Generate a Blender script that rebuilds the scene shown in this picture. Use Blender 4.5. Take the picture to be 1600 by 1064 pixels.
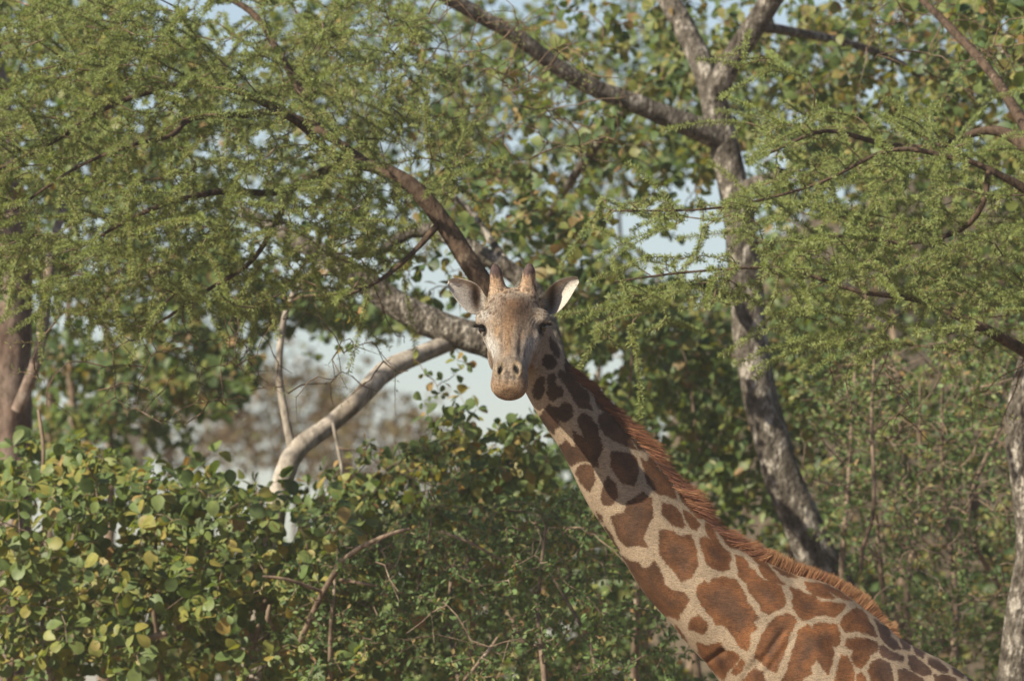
import bpy, bmesh, math, random
import numpy as np
from mathutils import Vector, Matrix

random.seed(7)
RNG = np.random.default_rng(7)
scene = bpy.context.scene
for o in list(bpy.data.objects):
    bpy.data.objects.remove(o)
COL = scene.collection

# ------------------------------------------------------------------ camera
CAM = np.array([0.0, -30.0, 2.0])
ZC = 3.75                                    # height of the picture centre at the giraffe
TILT = math.atan2(ZC - CAM[2], 30.0)
DIST = math.hypot(30.0, ZC - CAM[2])
FPX = 400.0 * DIST                           # 400 photo pixels per metre at the giraffe
cam = bpy.data.cameras.new('camera')
cam.sensor_width = 36.0
cam.lens = 36.0 * FPX / 1600.0
cam.clip_start = 0.5
cam.clip_end = 6000
cam.dof.use_dof = True
cam.dof.focus_distance = DIST - 0.25
cam.dof.aperture_fstop = 4.2
camo = bpy.data.objects.new('camera', cam)
camo.location = CAM
camo.rotation_euler = (math.pi / 2 + TILT, 0, 0)
COL.objects.link(camo)
scene.camera = camo
FWD = np.array([0, math.cos(TILT), math.sin(TILT)])
UP = np.array([0, -math.sin(TILT), math.cos(TILT)])

def P(px, py, y):
    """photo pixel at world depth plane y -> world point"""
    d = FWD * FPX + np.array([1.0, 0, 0]) * (px - 800.0) - UP * (py - 532.0)
    return CAM + d * ((y - CAM[1]) / d[1])

def PX(p):
    """world points (N,3) -> photo pixels"""
    q = np.asarray(p) - CAM
    f = q @ FWD
    return 800.0 + FPX * q[..., 0] / f, 532.0 - FPX * (q @ UP) / f

# ------------------------------------------------------------------ light
SUN_DIR = np.array([-0.66, -0.50, 0.56])     # towards the sun
SUN_DIR = SUN_DIR / np.linalg.norm(SUN_DIR)
world = bpy.data.worlds.new('World')
scene.world = world
world.use_nodes = True
wn = world.node_tree.nodes
wl = world.node_tree.links
bgn = wn['Background']
sky = wn.new('ShaderNodeTexSky')
sky.sky_type = 'NISHITA'
sky.sun_disc = False
sky.sun_elevation = math.asin(SUN_DIR[2])
sky.sun_rotation = math.atan2(SUN_DIR[0], SUN_DIR[1])
sky.air_density = 1.0
sky.dust_density = 0.8
sky.ozone_density = 2.5
tint = wn.new('ShaderNodeMix'); tint.data_type = 'RGBA'; tint.blend_type = 'MULTIPLY'; tint.inputs[0].default_value = 1.0
tint.inputs[7].default_value = (0.95, 0.87, 0.88, 1)      # a hazy, slightly warm day
wl.new(sky.outputs[0], tint.inputs[6]); wl.new(tint.outputs[2], bgn.inputs[0])
bgn.inputs[1].default_value = 0.068
sun = bpy.data.lights.new('sun', 'SUN')
sun.energy = 4.8
sun.angle = math.radians(0.6)
sun.color = (1.0, 0.90, 0.71)
suno = bpy.data.objects.new('sun', sun)
suno.rotation_euler = Vector(SUN_DIR).to_track_quat('Z', 'Y').to_euler()
suno.location = (-20, -20, 30)
COL.objects.link(suno)
scene.view_settings.view_transform = 'Standard'
scene.view_settings.look = 'None'
scene.view_settings.gamma = 1.0
scene.view_settings.exposure = 1.15
scene.cycles.max_bounces = 6
scene.cycles.diffuse_bounces = 3
scene.cycles.transmission_bounces = 4

# ------------------------------------------------------------------ helpers
def tag(o, label=None, cat=None, group=None, kind=None):
    if label: o['label'] = label
    if cat: o['category'] = cat
    if group: o['group'] = group
    if kind: o['kind'] = kind
    return o

def empty(name, loc):
    e = bpy.data.objects.new(name, None)
    e.location = loc
    e.empty_display_size = 0.2
    COL.objects.link(e)
    return e

def link_part(o, parent):
    COL.objects.link(o)
    if parent is not None:
        o.parent = parent
        o.location = Vector(o.location) - parent.location
    return o

def fast_mesh(name, V, F, attrs=None, smooth=True):
    """V (n,3); F list of (k,m) integer arrays, m corners per face; attrs {name: (n,) or (n,4)}"""
    me = bpy.data.meshes.new(name)
    V = np.asarray(V, np.float32)
    me.vertices.add(len(V))
    me.vertices.foreach_set('co', V.ravel())
    F = [f for f in F if len(f)]
    loops = np.concatenate([f.ravel() for f in F]).astype(np.int32)
    tot = np.concatenate([np.full(len(f), f.shape[1]) for f in F])
    start = np.concatenate([[0], np.cumsum(tot)[:-1]]).astype(np.int32)
    me.loops.add(len(loops))
    me.loops.foreach_set('vertex_index', loops)
    me.polygons.add(len(start))
    me.polygons.foreach_set('loop_start', start)
    me.update(calc_edges=True)
    me.polygons.foreach_set('use_smooth', np.full(len(start), smooth))
    for k, a in (attrs or {}).items():
        a = np.asarray(a, np.float32)
        if a.ndim == 1:
            at = me.attributes.new(k, 'FLOAT', 'POINT')
            at.data.foreach_set('value', a)
        else:
            at = me.attributes.new(k, 'FLOAT_COLOR', 'POINT')
            at.data.foreach_set('color', a.ravel())
    return me

class Build:
    """collects tubes and leaf copies into one mesh"""
    def __init__(s):
        s.V = []; s.F = {}; s.R = []; s.n = 0
    def add(s, V, faces, rnd):
        V = np.asarray(V)
        s.V.append(V)
        for f in faces:
            f = np.asarray(f) + s.n
            s.F.setdefault(f.shape[1], []).append(f)
        s.R.append(np.broadcast_to(np.asarray(rnd, float), (len(V),)))
        s.n += len(V)
    def tube(s, pts, rad, sides=6, rnd=0.5, lump=0.0):
        pts = np.asarray(pts, float); rad = np.asarray(rad, float)
        n = len(pts)
        t = np.gradient(pts, axis=0)
        t /= np.linalg.norm(t, axis=1)[:, None] + 1e-9
        ref = np.array([0.31, 0.9, 0.27])
        u = np.cross(t, ref); u /= np.linalg.norm(u, axis=1)[:, None] + 1e-9
        v = np.cross(t, u)
        a = np.linspace(0, 2 * math.pi, sides, endpoint=False)
        r = rad[:, None] * np.ones((1, sides))
        if lump:
            k = np.arange(n)[:, None]
            ph = RNG.random(6) * 6.28
            r = r * (1 + lump * (np.sin(2 * a[None] + k * .23 + ph[0]) * .5 + np.sin(3 * a[None] - k * .41 + ph[1]) * .4
                                 + np.sin(k * .9 + ph[2] + a[None]) * .4 + RNG.normal(0, .35, r.shape)))
        V = pts[:, None] + r[..., None] * (np.cos(a)[None, :, None] * u[:, None] + np.sin(a)[None, :, None] * v[:, None])
        i = np.arange(n - 1)[:, None] * sides; j = np.arange(sides)[None]; j2 = (j + 1) % sides
        q = np.stack([i + j, i + j2, i + sides + j2, i + sides + j], -1).reshape(-1, 4)
        s.add(V.reshape(-1, 3), [q], rnd)
    def copies(s, T, faces, pos, R, scale, rnd):
        """T (k,3) template; R (N,3,3) columns = local axes"""
        N, k = len(pos), len(T)
        if N == 0: return
        sc = np.asarray(scale, float).reshape(N, -1)
        L = T[None] * sc[:, None, :]
        V = np.einsum('nij,nkj->nki', R, L) + pos[:, None]
        off = (np.arange(N) * k)[:, None, None]
        fs = [(np.asarray(f)[None] + off).reshape(-1, np.asarray(f).shape[1]) for f in faces]
        s.add(V.reshape(-1, 3), fs, np.repeat(rnd, k))
    def mesh(s, name, smooth=True):
        return fast_mesh(name, np.concatenate(s.V), [np.concatenate(f) for f in s.F.values()],
                         {'rnd': np.concatenate(s.R)}, smooth)
    def obj(s, name, mat, parent=None, smooth=True, kind=None):
        me = s.mesh(name, smooth)
        me.materials.append(mat)
        o = bpy.data.objects.new(name, me)
        if parent is not None:
            me.transform(Matrix.Translation(-parent.location))
        COL.objects.link(o)
        o.parent = parent
        if kind: o['kind'] = kind
        return o

def catmull(pts, step=0.05):
    """smooth curve through rows (x,y,z,r)"""
    p = np.asarray(pts, float)
    q = np.vstack([2 * p[0] - p[1], p, 2 * p[-1] - p[-2]])
    out = []
    for i in range(1, len(q) - 2):
        L = np.linalg.norm(q[i + 1, :3] - q[i, :3])
        n = max(2, int(L / step))
        t = np.linspace(0, 1, n, endpoint=False)[:, None]
        a, b, c, d = q[i - 1], q[i], q[i + 1], q[i + 2]
        out.append(.5 * (2 * b + (c - a) * t + (2 * a - 5 * b + 4 * c - d) * t ** 2 + (3 * b - a - 3 * c + d) * t ** 3))
    out.append(p[-1:])
    o = np.vstack(out)
    o[:, 3] = np.maximum(o[:, 3], 0.002)
    return o

def unit(v):
    return v / (np.linalg.norm(v, axis=-1, keepdims=True) + 1e-9)

def frames(d, n):
    """rotation matrices with local x = d, local z ~ n"""
    d = unit(d); y = unit(np.cross(n, d)); z = np.cross(d, y)
    return np.stack([d, y, z], -1)

# ------------------------------------------------------------------ materials
def new_mat(name):
    m = bpy.data.materials.new(name); m.use_nodes = True
    nt = m.node_tree
    for n in list(nt.nodes): nt.nodes.remove(n)
    out = nt.nodes.new('ShaderNodeOutputMaterial')
    return m, nt, out

def N(nt, typ, **kw):
    n = nt.nodes.new(typ)
    for k, v in kw.items():
        if k.startswith('i_'):
            n.inputs[k[2:].replace('_', ' ')].default_value = v
        else:
            setattr(n, k, v)
    return n

def ramp(nt, stops, interp='LINEAR'):
    r = nt.nodes.new('ShaderNodeValToRGB')
    r.color_ramp.interpolation = interp
    e = r.color_ramp.elements
    while len(e) < len(stops): e.new(0.5)
    for el, (p, c) in zip(e, stops):
        el.position = p
        el.color = (*c, 1) if len(c) == 3 else c
    return r

def leaf_mat(name, stops, trans=0.35, rough=0.55, spec=0.3, tint=(1.15, 1.2, 0.5), gain=(1.0, 1.0, 1.0)):
    stops = [(p_, tuple(c_ * g_ for c_, g_ in zip(c3, gain))) for p_, c3 in stops]
    m, nt, out = new_mat(name)
    at = N(nt, 'ShaderNodeAttribute', attribute_name='rnd')
    oi = N(nt, 'ShaderNodeObjectInfo')
    ad = N(nt, 'ShaderNodeMath', operation='ADD')
    fr = N(nt, 'ShaderNodeMath', operation='FRACT')
    nt.links.new(at.outputs['Fac'], ad.inputs[0]); nt.links.new(oi.outputs['Random'], ad.inputs[1])
    nt.links.new(ad.outputs[0], fr.inputs[0])
    r = ramp(nt, stops)
    nt.links.new(fr.outputs[0], r.inputs[0])
    geo = N(nt, 'ShaderNodeNewGeometry')
    nz = N(nt, 'ShaderNodeTexNoise', i_Scale=25.0, i_Detail=3.0)
    nt.links.new(geo.outputs['Position'], nz.inputs['Vector'])
    mx = N(nt, 'ShaderNodeMix', data_type='RGBA', blend_type='MULTIPLY')
    mx.inputs[0].default_value = 1.0
    r2 = ramp(nt, [(0.3, (.72, .72, .72)), (.7, (1.2, 1.2, 1.15))])
    nt.links.new(nz.outputs[0], r2.inputs[0])
    nt.links.new(r.outputs[0], mx.inputs[6]); nt.links.new(r2.outputs[0], mx.inputs[7])
    b = N(nt, 'ShaderNodeBsdfPrincipled', i_Roughness=rough)
    b.inputs['Specular IOR Level'].default_value = spec
    nt.links.new(mx.outputs[2], b.inputs['Base Color'])
    tr = N(nt, 'ShaderNodeBsdfTranslucent')
    mt = N(nt, 'ShaderNodeMix', data_type='RGBA', blend_type='MULTIPLY')
    mt.inputs[0].default_value = 1.0
    mt.inputs[7].default_value = (*tint, 1)
    nt.links.new(mx.outputs[2], mt.inputs[6]); nt.links.new(mt.outputs[2], tr.inputs[0])
    ms = N(nt, 'ShaderNodeMixShader'); ms.inputs[0].default_value = trans
    nt.links.new(b.outputs[0], ms.inputs[1]); nt.links.new(tr.outputs[0], ms.inputs[2])
    nt.links.new(ms.outputs[0], out.inputs[0])
    return m

def bark_mat(name, dark, mid, pale, pale_at=0.56, scale=9.0, bump=0.6, stretch=0.5):
    m, nt, out = new_mat(name)
    geo = N(nt, 'ShaderNodeNewGeometry')
    mp = N(nt, 'ShaderNodeMapping'); mp.inputs['Scale'].default_value = (1, 1, stretch)
    nt.links.new(geo.outputs['Position'], mp.inputs[0])
    n1 = N(nt, 'ShaderNodeTexNoise', i_Scale=scale, i_Detail=6.0, i_Roughness=0.65)
    n2 = N(nt, 'ShaderNodeTexNoise', i_Scale=scale * 4.2, i_Detail=5.0, i_Roughness=0.7)
    n3 = N(nt, 'ShaderNodeTexVoronoi', i_Scale=scale * 3.0)
    for n in (n1, n2, n3): nt.links.new(mp.outputs[0], n.inputs['Vector'])
    r1 = ramp(nt, [(0.34, dark), (0.5, mid), (pale_at + .02, mid), (pale_at + .08, pale)])
    nt.links.new(n1.outputs[0], r1.inputs[0])
    r2 = ramp(nt, [(0.36, (.35, .33, .3)), (.55, (1, 1, 1)), (.75, (1.35, 1.3, 1.25))])
    nt.links.new(n2.outputs[0], r2.inputs[0])
    mx = N(nt, 'ShaderNodeMix', data_type='RGBA', blend_type='MULTIPLY'); mx.inputs[0].default_value = 0.85
    nt.links.new(r1.outputs[0], mx.inputs[6]); nt.links.new(r2.outputs[0], mx.inputs[7])
    b = N(nt, 'ShaderNodeBsdfPrincipled', i_Roughness=0.9)
    b.inputs['Specular IOR Level'].default_value = 0.15
    nt.links.new(mx.outputs[2], b.inputs['Base Color'])
    h = N(nt, 'ShaderNodeMath', operation='ADD')
    nt.links.new(n2.outputs[0], h.inputs[0]); nt.links.new(n3.outputs[0], h.inputs[1])
    bp = N(nt, 'ShaderNodeBump', i_Strength=bump, i_Distance=0.02)
    nt.links.new(h.outputs[0], bp.inputs['Height']); nt.links.new(bp.outputs[0], b.inputs['Normal'])
    nt.links.new(b.outputs[0], out.inputs[0])
    return m

def earth_mat(name, c1, c2, scale=0.6):
    m, nt, out = new_mat(name)
    geo = N(nt, 'ShaderNodeNewGeometry')
    n1 = N(nt, 'ShaderNodeTexNoise', i_Scale=scale, i_Detail=8.0, i_Roughness=0.65)
    nt.links.new(geo.outputs['Position'], n1.inputs['Vector'])
    r = ramp(nt, [(.32, c1), (.68, c2)])
    nt.links.new(n1.outputs[0], r.inputs[0])
    b = N(nt, 'ShaderNodeBsdfPrincipled', i_Roughness=0.95)
    nt.links.new(r.outputs[0], b.inputs['Base Color'])
    n2 = N(nt, 'ShaderNodeTexNoise', i_Scale=scale * 14, i_Detail=6.0)
    nt.links.new(geo.outputs['Position'], n2.inputs['Vector'])
    bp = N(nt, 'ShaderNodeBump', i_Strength=0.7, i_Distance=0.15)
    nt.links.new(n2.outputs[0], bp.inputs['Height']); nt.links.new(bp.outputs[0], b.inputs['Normal'])
    nt.links.new(b.outputs[0], out.inputs[0])
    return m

M = {}
M['ground'] = earth_mat('dry_earth', (.16, .10, .06), (.27, .19, .11))
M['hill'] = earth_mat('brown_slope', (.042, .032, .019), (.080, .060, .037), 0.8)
M['acacia'] = leaf_mat('acacia_leaflets', [(0, (.145, .175, .060)), (.35, (.185, .22, .080)), (.7, (.22, .255, .10)), (.93, (.24, .265, .105)), (1, (.19, .14, .065))], trans=0.48, tint=(1.2, 1.2, .62), gain=(1.16, 1.18, 1.18))
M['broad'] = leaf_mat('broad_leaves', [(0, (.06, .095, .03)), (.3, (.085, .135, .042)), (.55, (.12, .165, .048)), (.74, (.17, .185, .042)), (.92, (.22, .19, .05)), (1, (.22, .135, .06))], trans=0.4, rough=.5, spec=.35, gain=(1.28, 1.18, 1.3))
M['broad_dark'] = leaf_mat('dark_broad_leaves', [(0, (.04, .075, .026)), (.35, (.07, .115, .036)), (.62, (.11, .145, .036)), (.88, (.16, .16, .045)), (1, (.19, .125, .055))], trans=0.42, rough=.5, spec=.35, gain=(1.22, 1.15, 1.25))  # deeper greens than the other broad leaves
M['small'] = leaf_mat('small_leaves', [(0, (.04, .075, .024)), (.4, (.075, .13, .042)), (.75, (.11, .17, .06)), (.92, (.15, .19, .07)), (1, (.22, .145, .065))], trans=0.42, gain=(1.5, 1.38, 1.5))
M['dry'] = leaf_mat('dry_twig_leaves', [(0, (.070, .050, .028)), (.5, (.105, .074, .038)), (.85, (.12, .098, .042)), (1, (.10, .105, .036))], trans=0.2)
M['grey_bark'] = bark_mat('lichened_grey_bark', (.036, .029, .023), (.125, .110, .092), (.33, .305, .27), .515, scale=17, stretch=.55, bump=.9)
M['brown_bark'] = bark_mat('dark_brown_bark', (.03, .02, .014), (.075, .051, .036), (.16, .125, .095), .6)
M['pale_bark'] = bark_mat('smooth_pale_bark', (.14, .118, .098), (.28, .25, .218), (.38, .35, .315), .53, scale=5, bump=.25)
M['pink_bark'] = bark_mat('pinkish_bark', (.10, .062, .048), (.19, .145, .12), (.34, .295, .26), .55, scale=4.5, bump=.4)
M['twig'] = bark_mat('thin_twigs', (.06, .04, .028), (.13, .09, .062), (.24, .19, .15), .6, scale=6, bump=.2)
M['dry_stem'] = bark_mat('dry_grey_stems', (.09, .062, .045), (.18, .135, .10), (.33, .27, .215), .57, scale=6, bump=.2)

# ------------------------------------------------------------------ ground and hill
def grid_mesh(name, xs, ys, zf, mat):
    X, Y = np.meshgrid(xs, ys)
    V = np.stack([X, Y, zf(X, Y)], -1).reshape(-1, 3)
    nx, ny = len(xs), len(ys)
    i = np.arange(ny - 1)[:, None] * nx + np.arange(nx - 1)[None]
    F = np.stack([i, i + 1, i + nx + 1, i + nx], -1).reshape(-1, 4)
    me = fast_mesh(name, V, [F]); me.materials.append(mat)
    o = bpy.data.objects.new(name, me); COL.objects.link(o); o['kind'] = 'structure'
    return o

def wob(X, Y, s):
    return (np.sin(X * s + 1.3) * np.cos(Y * s * 1.3 + .4) + .5 * np.sin(X * s * 2.3 + Y * s * 1.7 + 2) + .25 * np.sin(X * s * 5.1 - Y * s * 4.3))

gx = np.unique(np.concatenate([np.linspace(-3000, -60, 20), np.linspace(-60, 60, 121), np.linspace(60, 3000, 20)]))
gy = np.unique(np.concatenate([np.linspace(-600, -40, 10), np.linspace(-40, 80, 121), np.linspace(80, 4000, 24)]))
grid_mesh('ground', gx, gy, lambda X, Y: np.where((abs(X) < 50) & (abs(Y - 18) < 50), 0.015 * wob(X, Y, .8), 0.0) - 0.02, M['ground'])

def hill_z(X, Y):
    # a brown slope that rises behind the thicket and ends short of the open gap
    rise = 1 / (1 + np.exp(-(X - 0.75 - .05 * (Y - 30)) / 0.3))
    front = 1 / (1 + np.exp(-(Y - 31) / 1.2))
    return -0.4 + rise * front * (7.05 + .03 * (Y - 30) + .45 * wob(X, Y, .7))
hx = np.linspace(-10, 60, 160); hy = np.linspace(26, 70, 100)
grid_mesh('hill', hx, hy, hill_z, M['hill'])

# ------------------------------------------------------------------ vegetation
def leaf_round():
    # obovate leaf, local x along the midrib, folded a little, length 1
    prof = [(0.0, .02), (.2, .20), (.45, .36), (.72, .40), (.92, .24), (1.0, .03)]
    V = []
    for x, w in prof:
        z = -.22 * x * x + .05
        V += [(x, w, z + .18 * w), (x, 0, z), (x, -w, z + .18 * w)]
    F = []
    for i in range(len(prof) - 1):
        a = i * 3; b = a + 3
        F += [(a, a + 1, b + 1, b), (a + 1, a + 2, b + 2, b + 1)]
    return np.array(V), [np.array(F)]
LEAF_R = leaf_round()
LEAF_M = (np.array([(0, 0, .05), (.32, .28, .08), (.35, 0, .03), (.32, -.28, .08), (.78, .38, 0), (.8, 0, -.08), (.78, -.38, 0), (1, 0, -.17)], float),
          [np.array([(1, 2, 5, 4), (2, 3, 6, 5)]), np.array([(0, 2, 1), (0, 3, 2), (4, 5, 7), (5, 6, 7)])])
LEAF_S = (np.array([(0, 0, 0), (.35, .27, .04), (.8, .2, .03), (1, 0, -.03), (.8, -.2, .03), (.35, -.27, .04)], float),
          [np.array([(0, 1, 2, 3), (0, 3, 4, 5)])])
PINNA = (np.array([(0, 0, 0), (.5, .5, .0), (1, 0, -.06), (.5, -.5, .0)], float), [np.array([(0, 1, 2, 3)])])

def ell(cx, cy, rx, ry, n, y0, y1, power=.5):
    """n points in a pixel ellipse, spread in depth"""
    r = RNG.random(n) ** power; a = RNG.random(n) * 2 * math.pi
    y = RNG.uniform(y0, y1, n)
    return np.array([P(cx + rx * r[i] * math.cos(a[i]), cy + ry * r[i] * math.sin(a[i]), y[i]) for i in range(n)])

def limb(pix, y=None):
    """rows (px, py, width_px[, y]) -> smooth curve rows (x,y,z,r)"""
    rows = []
    for k in pix:
        yy = k[3] if len(k) > 3 else y
        p = P(k[0], k[1], yy)
        rows.append((*p, k[2] * .5 * (yy + 30.0) / FPX))
    return rows

def grow(seeds, attract, inertia=.45, jitter=.02, r_tip=.0018, r_k=.0075, sag=0.0, mind=0.0, flow=None):
    """join every attractor to the nearest grown node with a curved shoot"""
    nodes = [np.asarray(s)[:, :3] for s in seeds]
    dirs = [unit(np.gradient(s, axis=0)) for s in nodes]
    cap = sum(map(len, nodes)) + len(attract) * 30
    ND = np.zeros((cap, 3)); DD = np.zeros((cap, 3)); k = 0
    for a, b in zip(nodes, dirs):
        ND[k:k + len(a)] = a; DD[k:k + len(a)] = b; k += len(a)
    d0 = np.array([np.min(np.sum((ND[:k] - a) ** 2, 1)) for a in attract])
    paths = []
    for i in np.argsort(d0):
        A = attract[i]
        df = ND[:k] - A
        cost = df[:, 0] ** 2 + df[:, 1] ** 2 * .6 + df[:, 2] ** 2 * 1.3
        if flow is not None:
            cost = cost * (1 + 2.2 * (1 + (df @ flow) / (np.sqrt(np.sum(df ** 2, 1)) + 1e-6)))
        j = int(np.argmin(cost))
        S = ND[j]; L = np.linalg.norm(A - S)
        if L < max(.03, mind): continue
        toA = (A - S) / L
        C = S + (unit(DD[j] * inertia + toA + RNG.normal(0, .35, 3))) * L * .55
        C[2] += .12 * L
        n = int(np.clip(L / .05, 4, 26))
        t = np.linspace(0, 1, n)[:, None]
        pts = (1 - t) ** 2 * S + 2 * t * (1 - t) * C + t ** 2 * A
        pts[1:] += np.cumsum(RNG.normal(0, jitter * .3, (n - 1, 3)), 0)
        pts[:, 2] -= sag * (t[:, 0] ** 2) * L
        rad = np.linspace(r_tip + r_k * min(L, 1.6), r_tip, n)
        paths.append((pts, rad))
        m = n - 1
        ND[k:k + m] = pts[1:]; DD[k:k + m] = unit(np.gradient(pts, axis=0))[1:]; k += m
    return paths

def side_shoots(paths, every=.09, length=(.10, .26), spread=.8, flat=.45, droop=.1, start=.25):
    out = []
    for pts, rad in paths:
        seg = np.linalg.norm(np.diff(pts, axis=0), axis=1); L = seg.sum()
        m = int(L * (1 - start) / every)
        T = unit(np.gradient(pts, axis=0))
        for q in range(m):
            f = start + (1 - start) * (q + RNG.random()) / max(m, 1)
            x = f * (len(pts) - 1); i = min(int(x), len(pts) - 2); w = x - i
            p = pts[i] * (1 - w) + pts[i + 1] * w
            v = RNG.normal(0, 1, 3); v[2] *= flat
            v -= T[i] * (v @ T[i]) * .8
            d = unit(T[i] * .55 + unit(v) * spread)
            l = RNG.uniform(*length)
            n = max(4, int(l / .04))
            t = np.linspace(0, 1, n)[:, None]
            bend = RNG.normal(0, .16, 3)
            c = p + d * l * t + (bend * l * .5 + np.array([0, 0, -droop * l])) * t ** 2
            out.append((c, np.linspace(.0022, .0011, n)))
    return out

def resample(pts, step):
    seg = np.linalg.norm(np.diff(pts, axis=0), axis=1)
    s = np.concatenate([[0], np.cumsum(seg)])
    n = max(2, int(s[-1] / step))
    q = np.linspace(0, s[-1], n)
    return np.stack([np.interp(q, s, pts[:, i]) for i in range(3)], 1)

def feather(B, paths, step=.008, per=10, size=(.013, .025), width=.20, start=0.0, clump=True):
    """bottle-brush tufts of fine leaflets along shoots"""
    pos = []; tan = []; key = []
    for pts, rad in paths:
        q = resample(pts, step)
        i0 = int(len(q) * start)
        if len(q) - i0 < 2: continue
        pos.append(q[i0:]); tan.append(unit(np.gradient(q, axis=0))[i0:])
        key.append(np.full(len(q) - i0, RNG.random()))
    pos = np.repeat(np.concatenate(pos), per, 0); tan = np.repeat(np.concatenate(tan), per, 0); key = np.repeat(np.concatenate(key), per)
    n = len(pos)
    v = RNG.normal(0, 1, (n, 3)); v[:, 2] += .35
    v -= tan * np.sum(v * tan, 1)[:, None]
    d = unit(unit(v) + tan * RNG.uniform(.1, .8, (n, 1)))
    nz = unit(RNG.normal(0, .6, (n, 3)) + SUN_DIR * .9)
    s = RNG.uniform(*size, n)
    sc = np.stack([s, s * width, s], 1)
    rnd = np.clip(key * .55 + RNG.random(n) * .38, 0, .98)
    B.copies(*PINNA, pos + RNG.normal(0, .003, (n, 3)), frames(d, nz), sc, rnd)
    return n

def rosettes(paths, tip_n=(4, 7), along=.10, size=(.045, .085), up=.6, start=.4):
    """broad leaves: a rosette at each shoot tip and some along it -> pos, R, size, rnd"""
    pos, d, nz, rn = [], [], [], []
    for pts, rad in paths:
        T = unit(np.gradient(pts, axis=0))
        key = RNG.random()
        k = RNG.integers(tip_n[0], tip_n[1] + 1)
        L = np.linalg.norm(np.diff(pts, axis=0), axis=1).sum()
        spots = [(len(pts) - 1, k)] + [(int(f * (len(pts) - 1)), 2) for f in np.arange(start, .95, max(.08, along / max(L, .05)))]
        for i, kk in spots:
            a0 = RNG.random() * 6.28
            t = T[i]
            u = unit(np.cross(t, [.3, .2, .9])); w = np.cross(t, u)
            for q in range(kk):
                a = a0 + q * 6.28 / kk + RNG.normal(0, .3)
                r = math.cos(a) * u + math.sin(a) * w
                dd = unit(r + t * RNG.uniform(.0, .7) + RNG.normal(0, .2, 3))
                pos.append(pts[i] + dd * .008); d.append(dd)
                nz.append(unit(t * .45 + SUN_DIR * up * 1.2 + np.array([0, 0, .25]) + RNG.normal(0, .45, 3)))
                rn.append(np.clip((key * .55 + RNG.random() * .6 - .07) if RNG.random() < .85 else RNG.uniform(.6, 1), 0, .999))
    n = len(pos)
    if n == 0: return np.zeros((0, 3)), np.zeros((0, 3, 3)), np.zeros(0), np.zeros(0)
    s = size[0] + (size[1] - size[0]) * RNG.random(n) ** 1.3
    return np.array(pos), frames(np.array(d), np.array(nz)), s, np.array(rn)

LEAF_DATA = {}
def leaf_objects(parent, mat, pos, R, s, rnd, count):
    """the leaves that show largest become single leaf objects; returns a mask of the rest"""
    px, py = PX(pos)
    inside = (px > 0) & (px < 1600) & (py > 0) & (py < 1064)
    facing = np.abs(R[:, 1, 2])
    score = np.where(inside, s * (0.3 + facing) / (pos[:, 1] + 30.0) * np.where(pos[:, 1] < np.median(pos[:, 1]), 1.6, 1), -1)
    idx = np.argsort(-score)[:count]
    idx = idx[score[idx] > 0]
    rest = np.ones(len(pos), bool); rest[idx] = False
    for i in idx:
        k = (mat.name, int(rnd[i] * 8))
        if k not in LEAF_DATA:
            me = fast_mesh('leaf', LEAF_R[0], LEAF_R[1], {'rnd': np.full(len(LEAF_R[0]), 0.0)})
            me.materials.append(mat); LEAF_DATA[k] = me
        o = bpy.data.objects.new('leaf', LEAF_DATA[k])
        m = np.eye(4); m[:3, :3] = R[i] * s[i]; m[:3, 3] = pos[i] - np.array(parent.location)
        COL.objects.link(o)
        o.parent = parent
        o.matrix_local = Matrix(m)
    return rest

def tubes(B, paths, sides=4):
    for pts, rad in paths:
        B.tube(pts, rad, sides, RNG.random())

def limbs_to(parent, curves, mat, names, sides=14, lump=.05):
    for c, nm in zip(curves, names):
        B = Build(); B.tube(c[:, :3], c[:, 3], sides, .5, lump); B.obj(nm, mat, parent)

def ground_root(px, py, y):
    p = P(px, py, y); return (p[0], p[1], 0.0)

# -------- fine-leaved thorn tree whose limbs sweep out over the open gap
def thorn_tree(label, limbs, ells, base, names, density=1.0, twig_every=.095, sag=.05, shoots=(.14, .42), bare=None, grp='feathery thorn trees', flow=None):
    e = empty('thorn_tree', base)
    tag(e, label, 'tree', grp)
    cs = [catmull(l) for l in limbs]
    limbs_to(e, cs, M['brown_bark'], names)
    at = np.concatenate([ell(*q[:4], int(q[4] * 2.0), *q[5:]) for q in ells])
    paths = grow(cs, at, sag=sag, flow=flow, inertia=.8, jitter=.012)
    sh = side_shoots(paths, every=twig_every, length=shoots, flat=.35, spread=.62, droop=.14)
    B = Build(); tubes(B, paths); tubes(B, sh, 3)
    if bare is not None:
        bp = grow(cs + [p[0] for p in paths[::3]], np.concatenate([ell(*q) for q in bare]), jitter=.03)
        bs = side_shoots(bp, every=.10, length=(.08, .2), spread=1.0, flat=1.0)
        tubes(B, bp); tubes(B, bs, 3)
    B.obj('twigs', M['twig'], e, kind='stuff')
    B = Build()
    n = feather(B, paths, start=.35) + feather(B, sh)
    if bare is not None:
        n += feather(B, bs, step=.03, per=3)
    B.obj('crown', M['acacia'], e, smooth=False, kind='stuff')
    print('thorn leaflets', n)
    return e

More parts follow.
